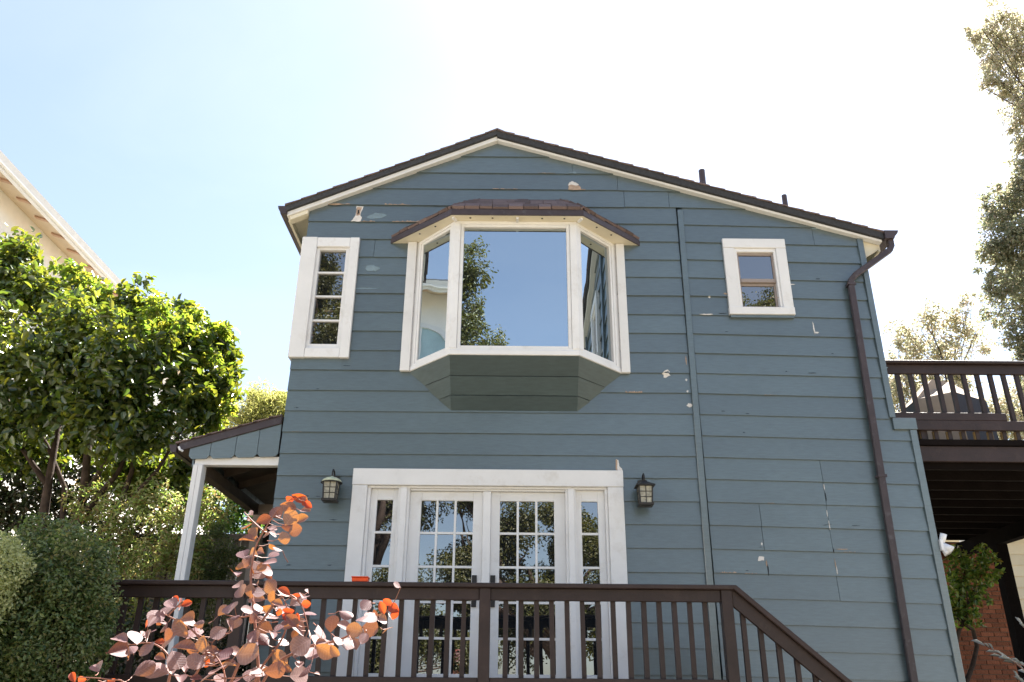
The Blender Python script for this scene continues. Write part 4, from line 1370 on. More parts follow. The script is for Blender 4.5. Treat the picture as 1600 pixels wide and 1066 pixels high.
for pts, r0 in (([(-5.90, 2.2, 1.7), (-5.92, 2.2, 3.52), (-5.97, 2.2, 4.09), (-6.0, 2.2, 4.6), (-6.02, 2.2, 5.24)], .075), ([(-5.6, 2.2, 1.7), (-5.54, 2.2, 3.44), (-5.48, 2.2, 3.93), (-5.56, 2.2, 4.6), (-5.57, 2.2, 5.43)], .085),
                ([(-5.58, 2.15, 1.7), (-5.5, 2.15, 3.48), (-5.3, 2.1, 3.85), (-5.05, 2.1, 4.26), (-4.85, 2.0, 4.9)], .06), ([(-5.35, 2.25, 1.7), (-5.21, 2.2, 3.44), (-5.0, 2.2, 3.77), (-4.93, 2.2, 4.27), (-4.9, 2.2, 5.2)], .06),
                ([(-5.75, 2.3, 1.7), (-5.7, 2.3, 3.44), (-5.8, 2.3, 4.09), (-6.1, 2.2, 4.63), (-6.6, 2.0, 5.3)], .05), ([(-5.48, 2.2, 3.93), (-5.2, 2.1, 4.5), (-4.6, 2.0, 5.2)], .04), ([(-5.0, 2.2, 3.77), (-4.6, 2.2, 4.3), (-4.3, 2.1, 4.9)], .035), ([(-5.97, 2.2, 4.09), (-6.4, 2.1, 4.6), (-6.9, 2.1, 5.6)], .04)):
    mb.tube(pts, [r0 * (1 - 0.6 * i / (len(pts) - 1)) for i in range(len(pts))], 8)
mb.build('trunk', M['bark'], cm, smooth=True)
f = foliage('foliage', sprigs(CAM, 4, 12, 0.35, 0.55, 0.85) + [(x, y, z, r * 0.74) for x, y, z, r in CAM], 200, 0.112, M['l_camellia'], cm, 21, width=0.52, shell=0.75, tufts=2, ragged=0.5)
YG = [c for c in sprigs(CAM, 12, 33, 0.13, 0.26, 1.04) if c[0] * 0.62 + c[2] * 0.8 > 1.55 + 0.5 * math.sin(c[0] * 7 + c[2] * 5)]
f2 = foliage('backlit_foliage', YG, 430, 0.092, M['l_cambacklit'], cm, 22, width=0.5, shell=0.85)  # tufts on the sunward side, backlight painted into their leaves
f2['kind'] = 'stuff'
f['kind'] = 'stuff'
def leaf_mesh(name, width, fold, curl, mat, n=1):
    V, F = leaf_verts(np.array([[0., 0, 0]]), np.array([[0., 1, 0]]), np.array([[0., 0, 1]]), np.array([1.]), width, fold, curl)
    return quads_mesh(name, V, F, mat)
def basis(d, n):
    d = Vector(d).normalized()
    s = d.cross(Vector(n)).normalized()
    n = s.cross(d).normalized()
    return Matrix((s, d, n)).transposed()
def single_leaves(name, parent, mesh_list, P, D, Nn, Ln):
    for i in range(len(P)):
        mt = Matrix.Translation(Vector(P[i])) @ basis(D[i], Nn[i]).to_4x4() @ Matrix.Scale(float(Ln[i]), 4)
        o = bpy.data.objects.new(name, mesh_list[i % len(mesh_list)])
        COL.objects.link(o)
        o.matrix_basis = mt
        setp(o, parent, mt)
P, D, Nn, Ln = cloud([(x, y - r * 0.25, z, r * 0.98) for x, y, z, r in CAM], 60, 0.115, 77, shell=0.05)
ok = (P[:, 1] < 1.6) & (P[:, 0] > -7.0) & (P[:, 2] > 4.4)
idx = np.random.default_rng(1).permutation(np.where(ok)[0])[:290]
lm = [leaf_mesh('leaf', w, fo, cu, M['l_camellia_obj']) for w, fo, cu in ((.52, .1, .12), (.48, .14, .05), (.56, .07, .2))]
single_leaves('leaf', cm, lm, P[idx], D[idx], Nn[idx], Ln[idx])

def shrub(name, label, cat, base, clumps, per_m2, size, mat, seed, group=None, width=0.5, **kw):
    t = root(name, base, label, cat, group)
    mb = MB()
    for i, c in enumerate(clumps[:7]):
        p, rd = limb(base, c[:3], 0.022, 0.006, 0.12, seed + i, 5)
        mb.tube(p, rd, 5)
    mb.build('branches', M['bark'], t)
    f = foliage('foliage', clumps, per_m2, size, mat, t, seed, width=width, **kw)
    f['kind'] = 'stuff'
    return t
shrub('pieris_shrub', 'yellow green leafy shrub between the camellia trunks and the porch post', 'shrub', (-4.4, 1.7, 1.4),
      [(-4.67, 1.6, 3.64, 0.31), (-4.3, 1.6, 3.72, 0.35), (-3.94, 1.6, 3.42, 0.3), (-4.58, 1.6, 3.19, 0.3), (-4.19, 1.6, 3.12, 0.34), (-3.84, 1.6, 3.05, 0.23), (-4.83, 1.6, 3.26, 0.23), (-5.33, 2.1, 3.82, 0.32), (-4.9, 1.8, 2.8, 0.4), (-4.3, 1.7, 2.6, 0.4), (-4.0, 2.6, 3.9, 0.3), (-4.5, 2.8, 4.1, 0.35)], 620, 0.060, M['l_pieris'], 31, width=0.34, ragged=0.45)
shrub('dark_hedge', 'dark brownish hedge in the shade behind the camellia trunks', 'hedge', (-6.9, 3.7, 1.6),
      [(-7.27, 3.6, 4.42, 0.56), (-6.81, 3.6, 4.04, 0.55), (-6.41, 3.6, 4.33, 0.47), (-7.64, 3.6, 4.04, 0.55), (-7.32, 3.6, 4.99, 0.48), (-6.6, 3.8, 3.4, 0.6), (-5.8, 3.8, 3.6, 0.55), (-7.4, 3.8, 3.2, 0.6), (-5.3, 3.9, 4.3, 0.5), (-8.3, 3.6, 4.6, 0.6), (-6.0, 4.0, 4.6, 0.5), (-6.9, 4.2, 5.4, 0.6), (-6.0, 4.2, 5.4, 0.6), (-5.2, 4.2, 5.2, 0.55), (-7.7, 4.2, 5.6, 0.6), (-8.4, 4.2, 5.6, 0.7), (-4.7, 4.3, 4.9, 0.4)], 300, 0.085, M['l_dark'], 32)
shrub('laurel_shrub', 'tall dark laurel seen through the porch opening above the fence', 'shrub', (-4.7, 5.6, 1.4),
      [(-4.92, 5.5, 4.57, 0.38), (-4.75, 5.5, 4.14, 0.36), (-4.68, 5.5, 4.79, 0.27), (-4.37, 5.5, 4.46, 0.30), (-4.21, 5.5, 4.04, 0.3), (-5.11, 5.5, 5.11, 0.36), (-5.5, 5.6, 4.6, 0.5), (-5.4, 5.6, 5.4, 0.4), (-4.6, 5.8, 3.6, 0.5)], 330, 0.085, M['l_bright'], 33)
shrub('clipped_shrub', 'round clipped shrub standing behind the white porch post', 'shrub', (-3.85, 2.45, 1.4),
      [(-3.79, 2.45, 3.27, 0.33), (-3.90, 2.4, 3.05, 0.34), (-3.85, 2.45, 2.75, 0.36)], 2300, 0.029, M['l_box'], 34, tufts=4, ragged=0.12, shell=0.25)
shrub('boxwood', 'big rounded dark green boxwood at the left end of the railing', 'shrub', (-3.45, -1.95, 0.0),
      [(-3.39, -1.9, 2.44, 0.36), (-3.49, -1.9, 2.16, 0.43), (-3.22, -1.9, 2.21, 0.29), (-3.25, -1.9, 1.94, 0.33), (-3.51, -1.9, 1.85, 0.42), (-3.72, -1.9, 2.43, 0.34), (-3.9, -1.9, 2.1, 0.45), (-3.4, -1.95, 1.4, 0.45), (-3.8, -2.0, 1.3, 0.5), (-3.6, -2.0, 0.7, 0.5)], 2300, 0.032, M['l_box'], 35, tufts=6, ragged=0.12, shell=0.22)
shrub('sunlit_box_shrub', 'clipped shrub painted a sunlit pale yellow green in front of the dark boxwood', 'shrub', (-3.6, -2.45, 0.0),
      [(-3.57, -2.4, 2.44, 0.20), (-3.63, -2.4, 2.26, 0.22), (-3.60, -2.4, 2.55, 0.12), (-3.75, -2.5, 2.0, 0.3), (-3.72, -2.5, 1.5, 0.36), (-3.75, -2.5, 0.9, 0.4), (-3.75, -2.5, 0.4, 0.4)], 3600, 0.026, M['l_boxsunlit'], 36, ragged=0.15, shell=0.3)
# shaded low planting under the porch seen between the balusters
shrub('low_shrub', 'low dark leafy shrub behind the left balusters of the railing', 'shrub', (-3.2, 0.9, 1.3),
      [(-3.7, 0.6, 2.0, 0.4), (-3.1, 0.9, 1.9, 0.4), (-4.3, 0.7, 2.2, 0.45), (-2.7, 0.7, 1.8, 0.28), (-3.6, 0.9, 2.35, 0.3)], 500, 0.06, M['l_dark'], 37)
tree('feathery_tree', 'pale feathery yellow green tree rising behind the porch roof', 'tree', (-5.4, 9.2, 1.2), (-5.4, 9.1, 6.2),
     [(-5.5, 9.0, 7.35, 0.57), (-5.88, 9.0, 7.05, 0.56), (-5.18, 9.0, 7.65, 0.36), (-5.04, 9.0, 7.06, 0.56), (-5.7, 9.0, 7.7, 0.29), (-5.4, 9.1, 6.4, 0.7), (-4.6, 9.1, 7.2, 0.5)], 700, 0.11, M['l_feather'], 38, r=0.10, width=0.10, droop=-0.9, ragged=0.6, shell=0.6, up=0.1)

tree('leaning_oak', 'tall oak with sparse hazy top branches at the right edge', 'tree', (15.6, 7.8, 0.8), (15.2, 7.5, 12.0),
     [(11.99, 7.0, 16.99, 0.62), (12.02, 7.0, 15.78, 0.6), (11.40, 7.0, 15.68, 0.42), (11.78, 7.0, 14.45, 0.46), (11.15, 7.0, 16.37, 0.28), (11.60, 7.0, 13.27, 0.3), (11.05, 7.0, 15.0, 0.26), (11.6, 7.1, 15.1, 0.3), (11.5, 7.1, 16.6, 0.4), (12.1, 7.1, 12.9, 0.4), (11.6, 7.1, 14.9, 0.4), (12.2, 7.1, 14.9, 0.5), (11.9, 7.1, 16.3, 0.5), (12.6, 7.0, 12.9, 0.5), (13.2, 7.0, 14.6, 0.9), (11.6, 7.0, 13.9, 0.36), (11.55, 7.0, 13.3, 0.36), (11.42, 7.0, 12.75, 0.34), (11.35, 7.0, 12.2, 0.42), (12.52, 7.0, 16.59, 0.7), (12.89, 7.0, 15.6, 1.1), (12.55, 7.0, 13.72, 0.8), (12.0, 7.0, 13.6, 0.28)], 210, 0.075, M['l_oakpale'], 41, r=0.13, limbs=11, shell=0.85, ragged=0.5, tufts=6)
tree('dense_oak', 'dense grey green oak beside the raised deck at the right edge', 'tree', (13.6, 7.6, 0.8), (13.3, 7.3, 7.4),
     [(10.83, 7.0, 11.64, 0.55), (10.36, 7.0, 10.51, 0.50), (10.73, 7.0, 10.36, 0.61), (10.08, 7.0, 9.59, 0.36), (10.48, 7.0, 9.29, 0.6), (10.31, 7.0, 8.56, 0.35), (10.43, 7.0, 8.0, 0.45), (11.47, 7.0, 10.06, 1.08), (12.3, 7.0, 11.65, 1.2), (11.3, 7.0, 12.14, 0.5), (11.9, 7.0, 12.7, 0.5), (10.89, 7.0, 8.29, 0.7), (10.9, 7.0, 7.6, 0.6), (10.55, 7.0, 11.2, 0.4)], 420, 0.068, M['l_oak'], 42, r=0.14, limbs=9, shell=0.6, ragged=0.45, tufts=6)
tree('small_oak', 'light green oak with gaps in its crown behind the raised deck railing', 'tree', (9.9, 9.5, 0.8), (9.6, 9.2, 6.6),
     [(8.99, 9.0, 9.45, 0.38), (9.65, 9.0, 9.78, 0.44), (10.24, 9.0, 9.79, 0.38), (9.2, 9.0, 8.97, 0.55), (9.95, 9.0, 9.06, 0.55), (10.62, 9.0, 9.46, 0.30), (8.77, 9.0, 8.19, 0.5), (9.34, 9.0, 8.19, 0.57), (10.06, 9.0, 8.2, 0.52), (10.64, 9.0, 10.29, 0.21), (8.5, 9.0, 7.88, 0.5), (10.82, 9.0, 9.06, 0.23), (8.5, 9.1, 7.1, 0.6), (9.4, 9.1, 7.2, 0.7)], 260, 0.072, M['l_oakpale'], 43, r=0.11, limbs=10, shell=0.75, ragged=0.5, tufts=5)
tree('far_oak', 'pale far tree seen through the right balusters of the raised deck', 'tree', (13.6, 13.3, 0.8), (13.5, 13.1, 6.6),
     [(13.27, 13.0, 8.99, 0.61), (14.06, 13.0, 9.36, 0.61), (13.5, 13.0, 8.44, 0.69), (14.23, 13.0, 8.63, 0.69), (12.76, 13.0, 8.26, 0.52), (13.4, 13.0, 7.6, 0.8)], 240, 0.09, M['l_oakpale'], 44, r=0.14, shell=0.6, ragged=0.45)

# small tree in front of the brick
sm = root('small_tree', (6.1, 3.6, 1.0), 'small glossy tree with a curved trunk in front of the brick chimney', 'tree')
mb = MB()
mb.tube([(6.05, 3.6, 1.0), (6.12, 3.6, 1.88), (6.25, 3.6, 2.09), (6.36, 3.6, 2.33), (6.35, 3.6, 2.54), (6.24, 3.6, 2.62), (6.22, 3.6, 2.9)], [.04, .036, .033, .03, .028, .026, .02], 8)
mb.tube([(6.0, 3.62, 1.0), (6.04, 3.62, 2.1), (6.08, 3.62, 2.33), (6.17, 3.62, 2.54), (6.24, 3.62, 2.62)], [.035, .032, .03, .028, .026], 8)
SMALL = [(6.45, 3.6, 3.44, 0.25), (6.65, 3.6, 3.31, 0.22), (6.3, 3.6, 3.17, 0.25), (6.5, 3.6, 3.04, 0.21), (6.21, 3.6, 2.91, 0.23), (6.35, 3.6, 2.75, 0.17), (6.15, 3.6, 2.74, 0.16), (6.74, 3.6, 3.53, 0.16)]
for i, c in enumerate(SMALL):
    p, rd = limb((6.24, 3.6, 2.62), c[:3], 0.016, 0.005, 0.15, 60 + i)
    mb.tube(p, rd, 5)
mb.build('trunk', M['bark'], sm, smooth=True)
f = foliage('foliage', [(x, y, z, r * 0.85) for x, y, z, r in SMALL], 250, 0.078, M['l_small'], sm, 45, shell=0.85, ragged=0.5, tufts=7)
f['kind'] = 'stuff'
# silver foliage plant at the lower right corner
sp = root('silver_plant', (5.5, 0.75, 0.9), 'silver leaved plant reaching in at the lower right corner', 'plant')
sv = leaf_mesh('leaf', 0.16, 0.06, 0.25, M['l_silver'])
mb = MB()
rs = random.Random(9)
for pts in ([(5.75, .7, .9), (5.5, .78, 1.75), (5.2, .8, 2.02), (4.96, .8, 2.16)], [(5.8, .7, .9), (5.55, .8, 1.8), (5.36, .8, 1.95), (5.12, .8, 2.05)], [(5.8, .75, .9), (5.75, .85, 1.9), (5.6, .85, 2.2), (5.42, .85, 2.36)], [(5.7, .7, .9), (5.4, .75, 1.6), (5.2, .75, 1.85)]):
    mb.tube(pts, [.012, .008, .006, .003][:len(pts)], 5)
    for i in range(14):
        t = 0.35 + 0.65 * i / 13
        seg_ = t * (len(pts) - 1)
        k = min(int(seg_), len(pts) - 2)
        p = Vector(pts[k]).lerp(Vector(pts[k + 1]), seg_ - k)
        d = (Vector(pts[k + 1]) - Vector(pts[k])).normalized()
        dd = (d + Vector((rs.uniform(-.6, .6), rs.uniform(-.7, .3), rs.uniform(-.1, .8)))).normalized()
        mt = Matrix.Translation(p) @ basis(dd, (rs.uniform(-.4, .4), -0.5, 1)).to_4x4() @ Matrix.Scale(rs.uniform(.09, .15), 4)
        o = bpy.data.objects.new('leaf', sv)
        COL.objects.link(o)
        o.matrix_basis = mt
        setp(o, sp, mt)
mb.build('stem', M['stem'], sp)

# oaks of the garden behind the photographer, seen in the window panes
def crown(cx, cy, cz, rx, ry, rz, n, r, seed):
    rn = random.Random(seed)
    out = []
    for i in range(n):
        a, b = rn.uniform(0, 2 * math.pi), math.acos(rn.uniform(-1, 1))
        q = rn.uniform(0.45, 1.0)
        out.append((cx + rx * q * math.cos(a) * math.sin(b), cy + ry * q * math.sin(a) * math.sin(b), cz + rz * q * math.cos(b), r * rn.uniform(0.6, 1.25)))
    return out
tree('garden_oak', 'tall oak whose crown is mirrored in the left part of the bay window', 'tree', (-5.8, -24, 0), (-5.4, -24, 8.5),
     crown(-5.0, -24, 16.0, 3.6, 2.6, 5.0, 26, 1.15, 1) + crown(-1.7, -24, 15.2, 1.2, 1.5, 1.6, 9, 0.75, 9) + crown(-2.2, -24, 18.6, 0.8, 1.2, 1.8, 7, 0.6, 19), 105, 0.13, M['l_oakback'], 51, r=0.42, limbs=14, shell=0.7, ragged=0.5)
tree('garden_oak', 'low spreading oak mirrored in the french door panes', 'tree', (1.4, -25, 0), (1.6, -25, 4.0),
     crown(2.0, -25, 6.2, 5.2, 2.6, 3.0, 34, 1.05, 2) + crown(-3.5, -25, 9.6, 4.0, 2, 1.4, 12, 0.85, 12), 190, 0.125, M['l_oakback'], 52, r=0.4, limbs=14, shell=0.7, ragged=0.5)
tree('garden_oak', 'wide oak mirrored in the small upper right window', 'tree', (11.5, -25, 0), (11.4, -25, 9.0),
     crown(11.6, -25, 14.5, 4.4, 2.8, 4.6, 19, 1.0, 3), 190, 0.125, M['l_oakback'], 53, r=0.42, limbs=12, shell=0.7, ragged=0.5)
tree('garden_oak', 'bushy oak mirrored low in the sidelight panes', 'tree', (-6.5, -23, 0), (-6.2, -23, 2.2),
     crown(-5.5, -23, 3.4, 4.6, 2.2, 2.2, 24, 0.95, 4), 190, 0.12, M['l_oakback'], 54, r=0.3, limbs=12, shell=0.7, ragged=0.5)
tree('garden_oak', 'rounded oak mirrored in the tall corner window', 'tree', (-12.0, -25, 0), (-11.8, -25, 9.0),
     crown(-9.6, -25, 16.6, 3.6, 2.6, 5.4, 28, 1.15, 5), 190, 0.125, M['l_oakback'], 55, r=0.4, limbs=12, shell=0.7, ragged=0.5)

# ------------------------------------------------------------------ smoke bush in the foreground, leaf by leaf
LEAVES = [(-0.803,-5.34,2.267,0.0604,2),(-0.769,-5.349,2.273,0.0549,2),(-0.746,-5.348,2.253,0.0555,2),(-0.717,-5.415,2.232,0.0491,2),(-0.739,-5.514,1.921,0.0528,2),(-1.185,-5.273,1.922,0.0451,2),(-1.211,-5.157,1.919,0.0617,2),(-1.141,-5.288,1.904,0.0537,2),(-0.757,-5.487,1.86,0.0413,2),(-0.766,-5.339,1.881,0.0442,2),(-0.675,-5.474,1.889,0.045,2),(-0.412,-5.538,1.872,0.0471,2),(-0.419,-5.374,1.907,0.0557,2),(-0.402,-5.342,1.891,0.0531,2),(-0.396,-5.35,1.869,0.0531,2),(-1.447,-5.367,1.66,0.0456,2),(-1.519,-5.151,1.656,0.0601,2),(-1.387,-5.214,1.653,0.0545,2),(-0.742,-5.424,1.852,0.0453,2),(-0.706,-5.434,1.851,0.0428,2),(-0.801,-5.366,2.233,0.0737,1),(-0.91,-5.277,2.205,0.0755,1),(-0.78,-5.396,2.186,0.0738,1),(-0.772,-5.273,2.207,0.0663,1),(-0.802,-5.329,2.171,0.0726,1),(-0.754,-5.416,2.14,0.0616,1),(-0.882,-5.309,2.148,0.0595,1),(-0.79,-5.414,2.113,0.0562,1),(-0.879,-5.231,2.023,0.0611,1),(-0.881,-5.326,2.026,0.0647,1),(-0.896,-5.474,1.93,0.0661,1),(-0.855,-5.498,1.925,0.0639,1),(-0.827,-5.503,1.921,0.0597,1),(-0.787,-5.465,1.908,0.0575,1),(-1.053,-5.162,1.896,0.0741,1),(-0.936,-5.428,1.882,0.0695,1),(-0.92,-5.466,1.822,0.0591,1),(-0.979,-5.208,1.846,0.0694,1),(-1.06,-5.51,1.807,0.0688,1),(-1.121,-5.465,1.789,0.0563,1),(-1.106,-5.241,1.76,0.0618,1),(-1.105,-5.431,1.688,0.0528,1),(-0.995,-5.514,1.706,0.0604,1),(-0.988,-5.453,1.757,0.0625,1),(-0.869,-5.401,1.853,0.0618,1),(-0.778,-5.166,1.933,0.0679,1),(-0.733,-5.32,1.824,0.0711,1),(-0.828,-5.477,1.875,0.0549,1),(-0.883,-5.187,1.903,0.0739,1),(-0.662,-5.45,1.688,0.0545,1),(-0.801,-5.254,1.733,0.0731,1),(-0.749,-5.471,1.703,0.0679,1),(-0.87,-5.197,1.691,0.0674,1),(-0.806,-5.381,1.677,0.0542,1),(-0.737,-5.535,1.681,0.0664,1),(-0.815,-5.455,1.676,0.0636,1),(-0.603,-5.447,1.746,0.0666,1),(-0.617,-5.311,1.841,0.0604,1),(-0.564,-5.48,1.745,0.064,1),(-0.531,-5.522,1.855,0.0553,1),(-0.531,-5.326,1.818,0.0706,1),(-0.448,-5.304,1.857,0.0604,1),(-0.915,-5.183,1.676,0.0597,1),(-0.971,-5.543,1.755,0.0548,1),(-0.938,-5.372,1.855,0.0549,1),(-0.863,-5.479,1.867,0.0587,1),(-0.728,-5.409,2.212,0.0651,0),(-0.865,-5.273,2.231,0.0744,0),(-0.939,-5.336,2.119,0.0612,0),(-0.772,-5.536,2.058,0.0546,0),(-0.996,-5.186,2.094,0.0759,0),(-0.94,-5.165,2.106,0.0618,0),(-0.852,-5.296,2.076,0.0687,0),(-0.936,-5.258,2.079,0.0661,0),(-0.995,-5.15,2.072,0.063,0),(-0.855,-5.332,2.044,0.0729,0),(-1.014,-5.19,2.024,0.0759,0),(-0.909,-5.269,2.022,0.0753,0),(-0.932,-5.184,1.985,0.0675,0),(-0.856,-5.276,1.967,0.0768,0),(-0.992,-5.202,1.981,0.0685,0),(-0.91,-5.234,1.929,0.0766,0),(-1.223,-5.321,1.861,0.0691,0),(-1.204,-5.397,1.836,0.0663,0),(-1.199,-5.306,1.825,0.0582,0),(-1.19,-5.294,1.905,0.0776,0),(-1.39,-5.198,1.79,0.0732,0),(-1.252,-5.395,1.786,0.0688,0),(-1.251,-5.318,1.798,0.0649,0),(-1.336,-5.215,1.756,0.0594,0),(-1.285,-5.25,1.751,0.0576,0),(-1.192,-5.309,1.727,0.0652,0),(-1.081,-5.458,1.715,0.066,0),(-1.021,-5.351,1.706,0.0667,0),(-1.07,-5.182,1.809,0.064,0),(-0.926,-5.545,1.792,0.0575,0),(-1.032,-5.279,1.744,0.0605,0),(-0.931,-5.482,1.688,0.069,0),(-0.966,-5.286,1.705,0.0647,0),(-0.897,-5.193,1.863,0.0657,0),(-0.833,-5.284,1.864,0.0613,0),(-0.708,-5.378,1.922,0.072,0),(-0.727,-5.184,1.885,0.0777,0),(-0.738,-5.396,1.826,0.0663,0),(-0.748,-5.423,1.838,0.0572,0),(-0.787,-5.351,1.822,0.0722,0),(-0.845,-5.211,1.809,0.0728,0),(-0.883,-5.17,1.835,0.0649,0),(-0.769,-5.482,1.889,0.0625,0),(-0.696,-5.44,1.739,0.0575,0),(-0.657,-5.384,1.742,0.0665,0),(-0.705,-5.352,1.708,0.0609,0),(-0.734,-5.214,1.677,0.0769,0),(-0.633,-5.369,1.775,0.0565,0),(-0.601,-5.537,1.799,0.0683,0),(-0.545,-5.533,1.772,0.0651,0),(-0.565,-5.322,1.826,0.0624,0),(-0.563,-5.233,1.78,0.0579,0),(-0.501,-5.496,1.765,0.0611,0),(-0.468,-5.54,1.844,0.0679,0),(-0.478,-5.455,1.89,0.0571,0),(-0.464,-5.531,1.78,0.0637,0),(-0.474,-5.371,1.823,0.0677,0),(-0.471,-5.288,1.866,0.0735,0),(-0.446,-5.167,1.838,0.0735,0),(-0.457,-5.47,1.85,0.0628,0),(-0.999,-5.479,1.658,0.0523,0),(-0.959,-5.361,1.661,0.068,0),(-0.991,-5.478,1.694,0.0575,0),(-1.052,-5.412,1.703,0.0669,0),(-0.904,-5.342,1.658,0.0664,0),(-1.428,-5.248,1.695,0.0645,0),(-0.809,-5.233,1.891,0.0771,0),(-0.703,-5.515,1.83,0.0702,0),(-0.861,-5.261,1.791,0.0597,0),(-0.867,-5.369,1.769,0.0671,0),(-0.98,-5.186,1.749,0.0659,0),(-0.968,-5.322,1.743,0.0729,0),(-1.138,-5.231,1.695,0.0759,0),(-1.216,-5.365,1.69,0.067,0),(-0.968,-5.468,1.661,0.0657,0),(-1.144,-5.223,1.662,0.0697,0),(-1.221,-5.263,1.881,0.087,3),(-1.164,-5.19,1.858,0.1111,3),(-1.153,-5.159,1.822,0.0986,3),(-1.204,-5.234,1.786,0.0897,3),(-1.392,-5.186,1.754,0.1061,3),(-1.201,-5.411,1.75,0.0779,3),(-1.089,-5.374,1.753,0.0916,3),(-1.223,-5.243,1.694,0.093,3),(-0.831,-5.539,1.73,0.0929,3),(-0.817,-5.524,1.784,0.0939,3),(-0.674,-5.481,1.761,0.0828,3),(-0.706,-5.235,1.757,0.0842,3),(-0.998,-5.491,1.721,0.0867,3),(-0.656,-5.261,1.781,0.1035,3),(-1.011,-5.274,1.723,0.1052,3)]
STEMS = [[(-0.822,-5.35,1.489),(-0.836,-5.35,1.662),(-0.878,-5.35,1.866),(-0.905,-5.35,1.983),(-0.905,-5.35,2.082),(-0.882,-5.35,2.149),(-0.844,-5.35,2.218),(-0.803,-5.35,2.26),(-0.782,-5.35,2.277)],[(-0.951,-5.4,1.49),(-0.895,-5.4,1.7),(-0.833,-5.4,1.841),(-0.767,-5.4,1.924),(-0.709,-5.4,1.894),(-0.674,-5.4,1.812)],[(-0.878,-5.3,1.487),(-0.818,-5.3,1.684),(-0.696,-5.3,1.763),(-0.588,-5.3,1.788),(-0.493,-5.3,1.842),(-0.429,-5.3,1.885),(-0.414,-5.3,1.9)],[(-1.146,-5.4,1.433),(-1.117,-5.4,1.639),(-1.119,-5.4,1.698),(-1.143,-5.4,1.741),(-1.197,-5.4,1.767),(-1.27,-5.4,1.76)],[(-1.065,-5.3,1.466),(-1.073,-5.3,1.642),(-1.041,-5.3,1.743),(-1.101,-5.3,1.816),(-1.194,-5.3,1.863),(-1.221,-5.3,1.867)],[(-1.106,-5.45,1.436),(-1.223,-5.45,1.628),(-1.29,-5.45,1.653),(-1.395,-5.45,1.659)],[(-0.89,-5.25,1.465),(-0.873,-5.25,1.664),(-0.8,-5.25,1.79),(-0.787,-5.25,1.876),(-0.818,-5.25,1.941)],[(-0.932,-5.45,1.473),(-0.916,-5.45,1.659),(-0.976,-5.45,1.756),(-0.936,-5.45,1.796)],[(-0.878,-5.35,1.866),(-0.925,-5.35,1.855),(-0.982,-5.35,1.865)],[(-0.882,-5.35,2.149),(-0.925,-5.35,2.183),(-0.96,-5.35,2.217)],[(-1.194,-5.3,1.863),(-1.15,-5.3,1.911),(-1.153,-5.3,1.9)]]

sb = root('smoke_bush', (-1.7, -5.35, 0.0), 'purple smoke bush with pink and orange round leaves before the railing', 'bush')
allp = []
for st in STEMS:
    mb = MB()
    p = [Vector(q) for q in st]
    fine = []
    for i in range(len(p) - 1):
        a0, a1, a2, a3 = p[max(i - 1, 0)], p[i], p[i + 1], p[min(i + 2, len(p) - 1)]
        for k in range(5):
            t = k / 5
            fine.append(0.5 * ((2 * a1) + (a2 - a0) * t + (2 * a0 - 5 * a1 + 4 * a2 - a3) * t * t + (3 * a1 - a0 - 3 * a2 + a3) * t ** 3))
    fine.append(p[-1])
    n = len(fine)
    r0 = 0.006 if n > 18 else 0.0035
    mb.tube(fine, [r0 + (0.0013 - r0) * i / (n - 1) for i in range(n)], 6)
    mb.build('stem', M['stem'], sb, smooth=True)
    allp += fine
rl = random.Random(17)
def round_leaf(name, mat, w, cup, seed):
    """obovate leaf with a raised midrib and wavy rim"""
    rn = random.Random(seed)
    prof = [(0, .0), (.10, .13), (.28, .31), (.48, .42), (.68, .43), (.85, .32), (.96, .15), (1, .0)]
    V, F = [], []
    for y, x in prof:
        for s in (-1, -.5, 0, .5, 1):
            xx = x * w * s
            zz = abs(s) ** 1.5 * cup * x + (0.012 * rn.uniform(-1, 1) if abs(s) == 1 else 0) - 0.10 * y * y
            V.append((xx, y, zz))
    for i in range(len(prof) - 1):
        for k in range(4):
            a = i * 5 + k
            F.append((a, a + 1, a + 6, a + 5))
    me = bpy.data.meshes.new(name)
    me.from_pydata(V, [], F)
    me.materials.append(mat)
    me.polygons.foreach_set('use_smooth', [True] * len(F))
    return me
LM = {0: [round_leaf('leaf', M['l_smoke'], w, c, s) for w, c, s in ((.95, .2, 1), (.82, .42, 2), (1.0, .08, 3), (.74, .6, 6), (.88, -.25, 7))],
      2: [round_leaf('leaf', M['l_smokered'], w, c, s) for w, c, s in ((.8, .3, 4), (.7, .45, 5))]}
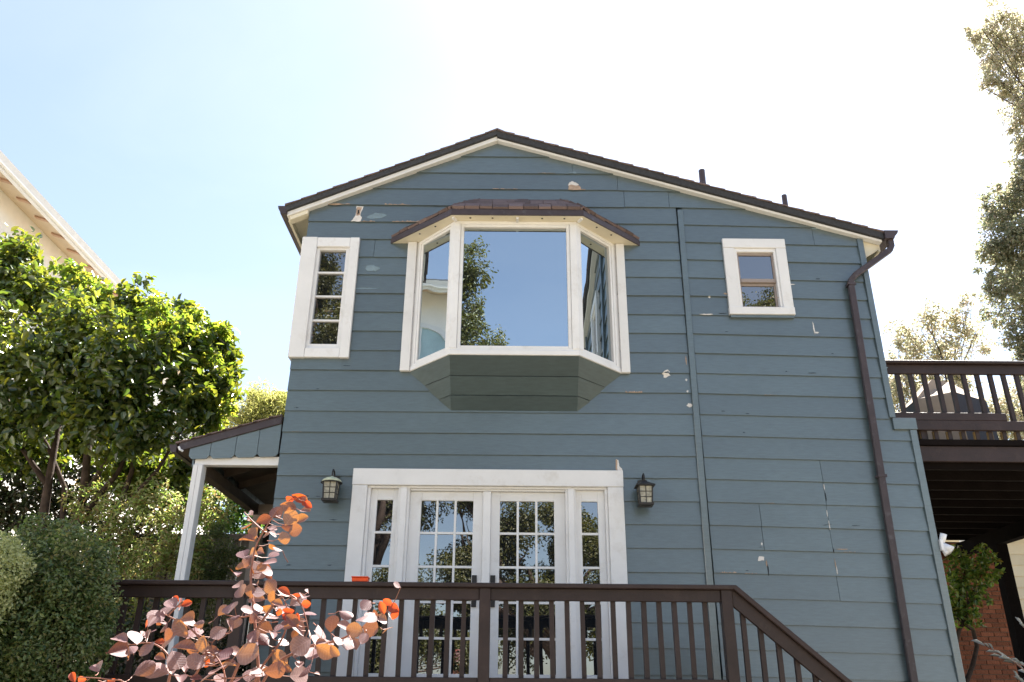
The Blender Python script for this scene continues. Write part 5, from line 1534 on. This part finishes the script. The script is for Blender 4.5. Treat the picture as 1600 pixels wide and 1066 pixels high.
for i in range(55):
    q = rl.choice(allp[12:])
    if q.z < 1.72:
        continue
    LEAVES.append((q.x + rl.gauss(0, .035), q.y + rl.gauss(0.04, .05), q.z + rl.gauss(0, .03), rl.uniform(.030, .052), rl.choice((0, 0, 1, 4, 4, 4, 2))))
pet = MB()
for i, (x, y, z, ln, ty) in enumerate(LEAVES):
    ln *= rl.uniform(0.62, 1.08)
    if ty == 1 and z < 2.06 and rl.random() < 0.5:
        ty = 0
    c = Vector((x, y, z))
    near = min(allp, key=lambda q: (q - c).length + max(0, q.z - c.z) * 0.5)
    back = (near - c)
    away = (-back).normalized() if back.length > 1e-4 else Vector((0, 0, 1))
    d = (away + Vector((rl.uniform(-.5, .5), rl.uniform(-.5, .5), rl.uniform(-.3, .5)))).normalized()
    if ty in (0, 3):
        nn_ = Vector((rl.uniform(-.45, .65), rl.uniform(-1.0, -.15), rl.uniform(.05, .95)))
    elif ty == 4:
        nn_ = Vector((rl.uniform(-1, 1), rl.uniform(-.7, .5), rl.uniform(-.4, 1)))
    elif ty == 1:
        nn_ = Vector((rl.uniform(-.5, .3), rl.uniform(-1.0, -.6), rl.uniform(-.55, .05)))
    else:
        nn_ = Vector((rl.uniform(-.7, .5), rl.uniform(-1.0, -.4), rl.uniform(-.6, .4)))
    d = (d - nn_.normalized() * d.dot(nn_.normalized()) * 0.85)
    if d.length < 0.1:
        d = Vector((rl.uniform(-1, 1), 0, rl.uniform(-1, 1)))
    d.normalize()
    base = c - d * ln * 0.5
    mt = Matrix.Translation(base) @ basis(d, nn_).to_4x4() @ Matrix.Scale(ln, 4)
    ms = LM[2 if ty == 2 else 0]
    o = bpy.data.objects.new('leaf', ms[i % len(ms)])
    COL.objects.link(o)
    o.matrix_basis = mt
    setp(o, sb, mt)
    e = near - base
    if e.length > 0.10:
        e = (e.normalized() - d * 0.4).normalized() * 0.05
    pet.tube([base + e, base + e * 0.45 + Vector((0, 0, -0.004)), base], [0.0017, 0.0013, 0.0010], 4)
pt = pet.build('petioles', M['stem'], sb)
pt['kind'] = 'stuff'

# the neighbour's eave sits a little lower on its slope
sh.location.z -= 0.17
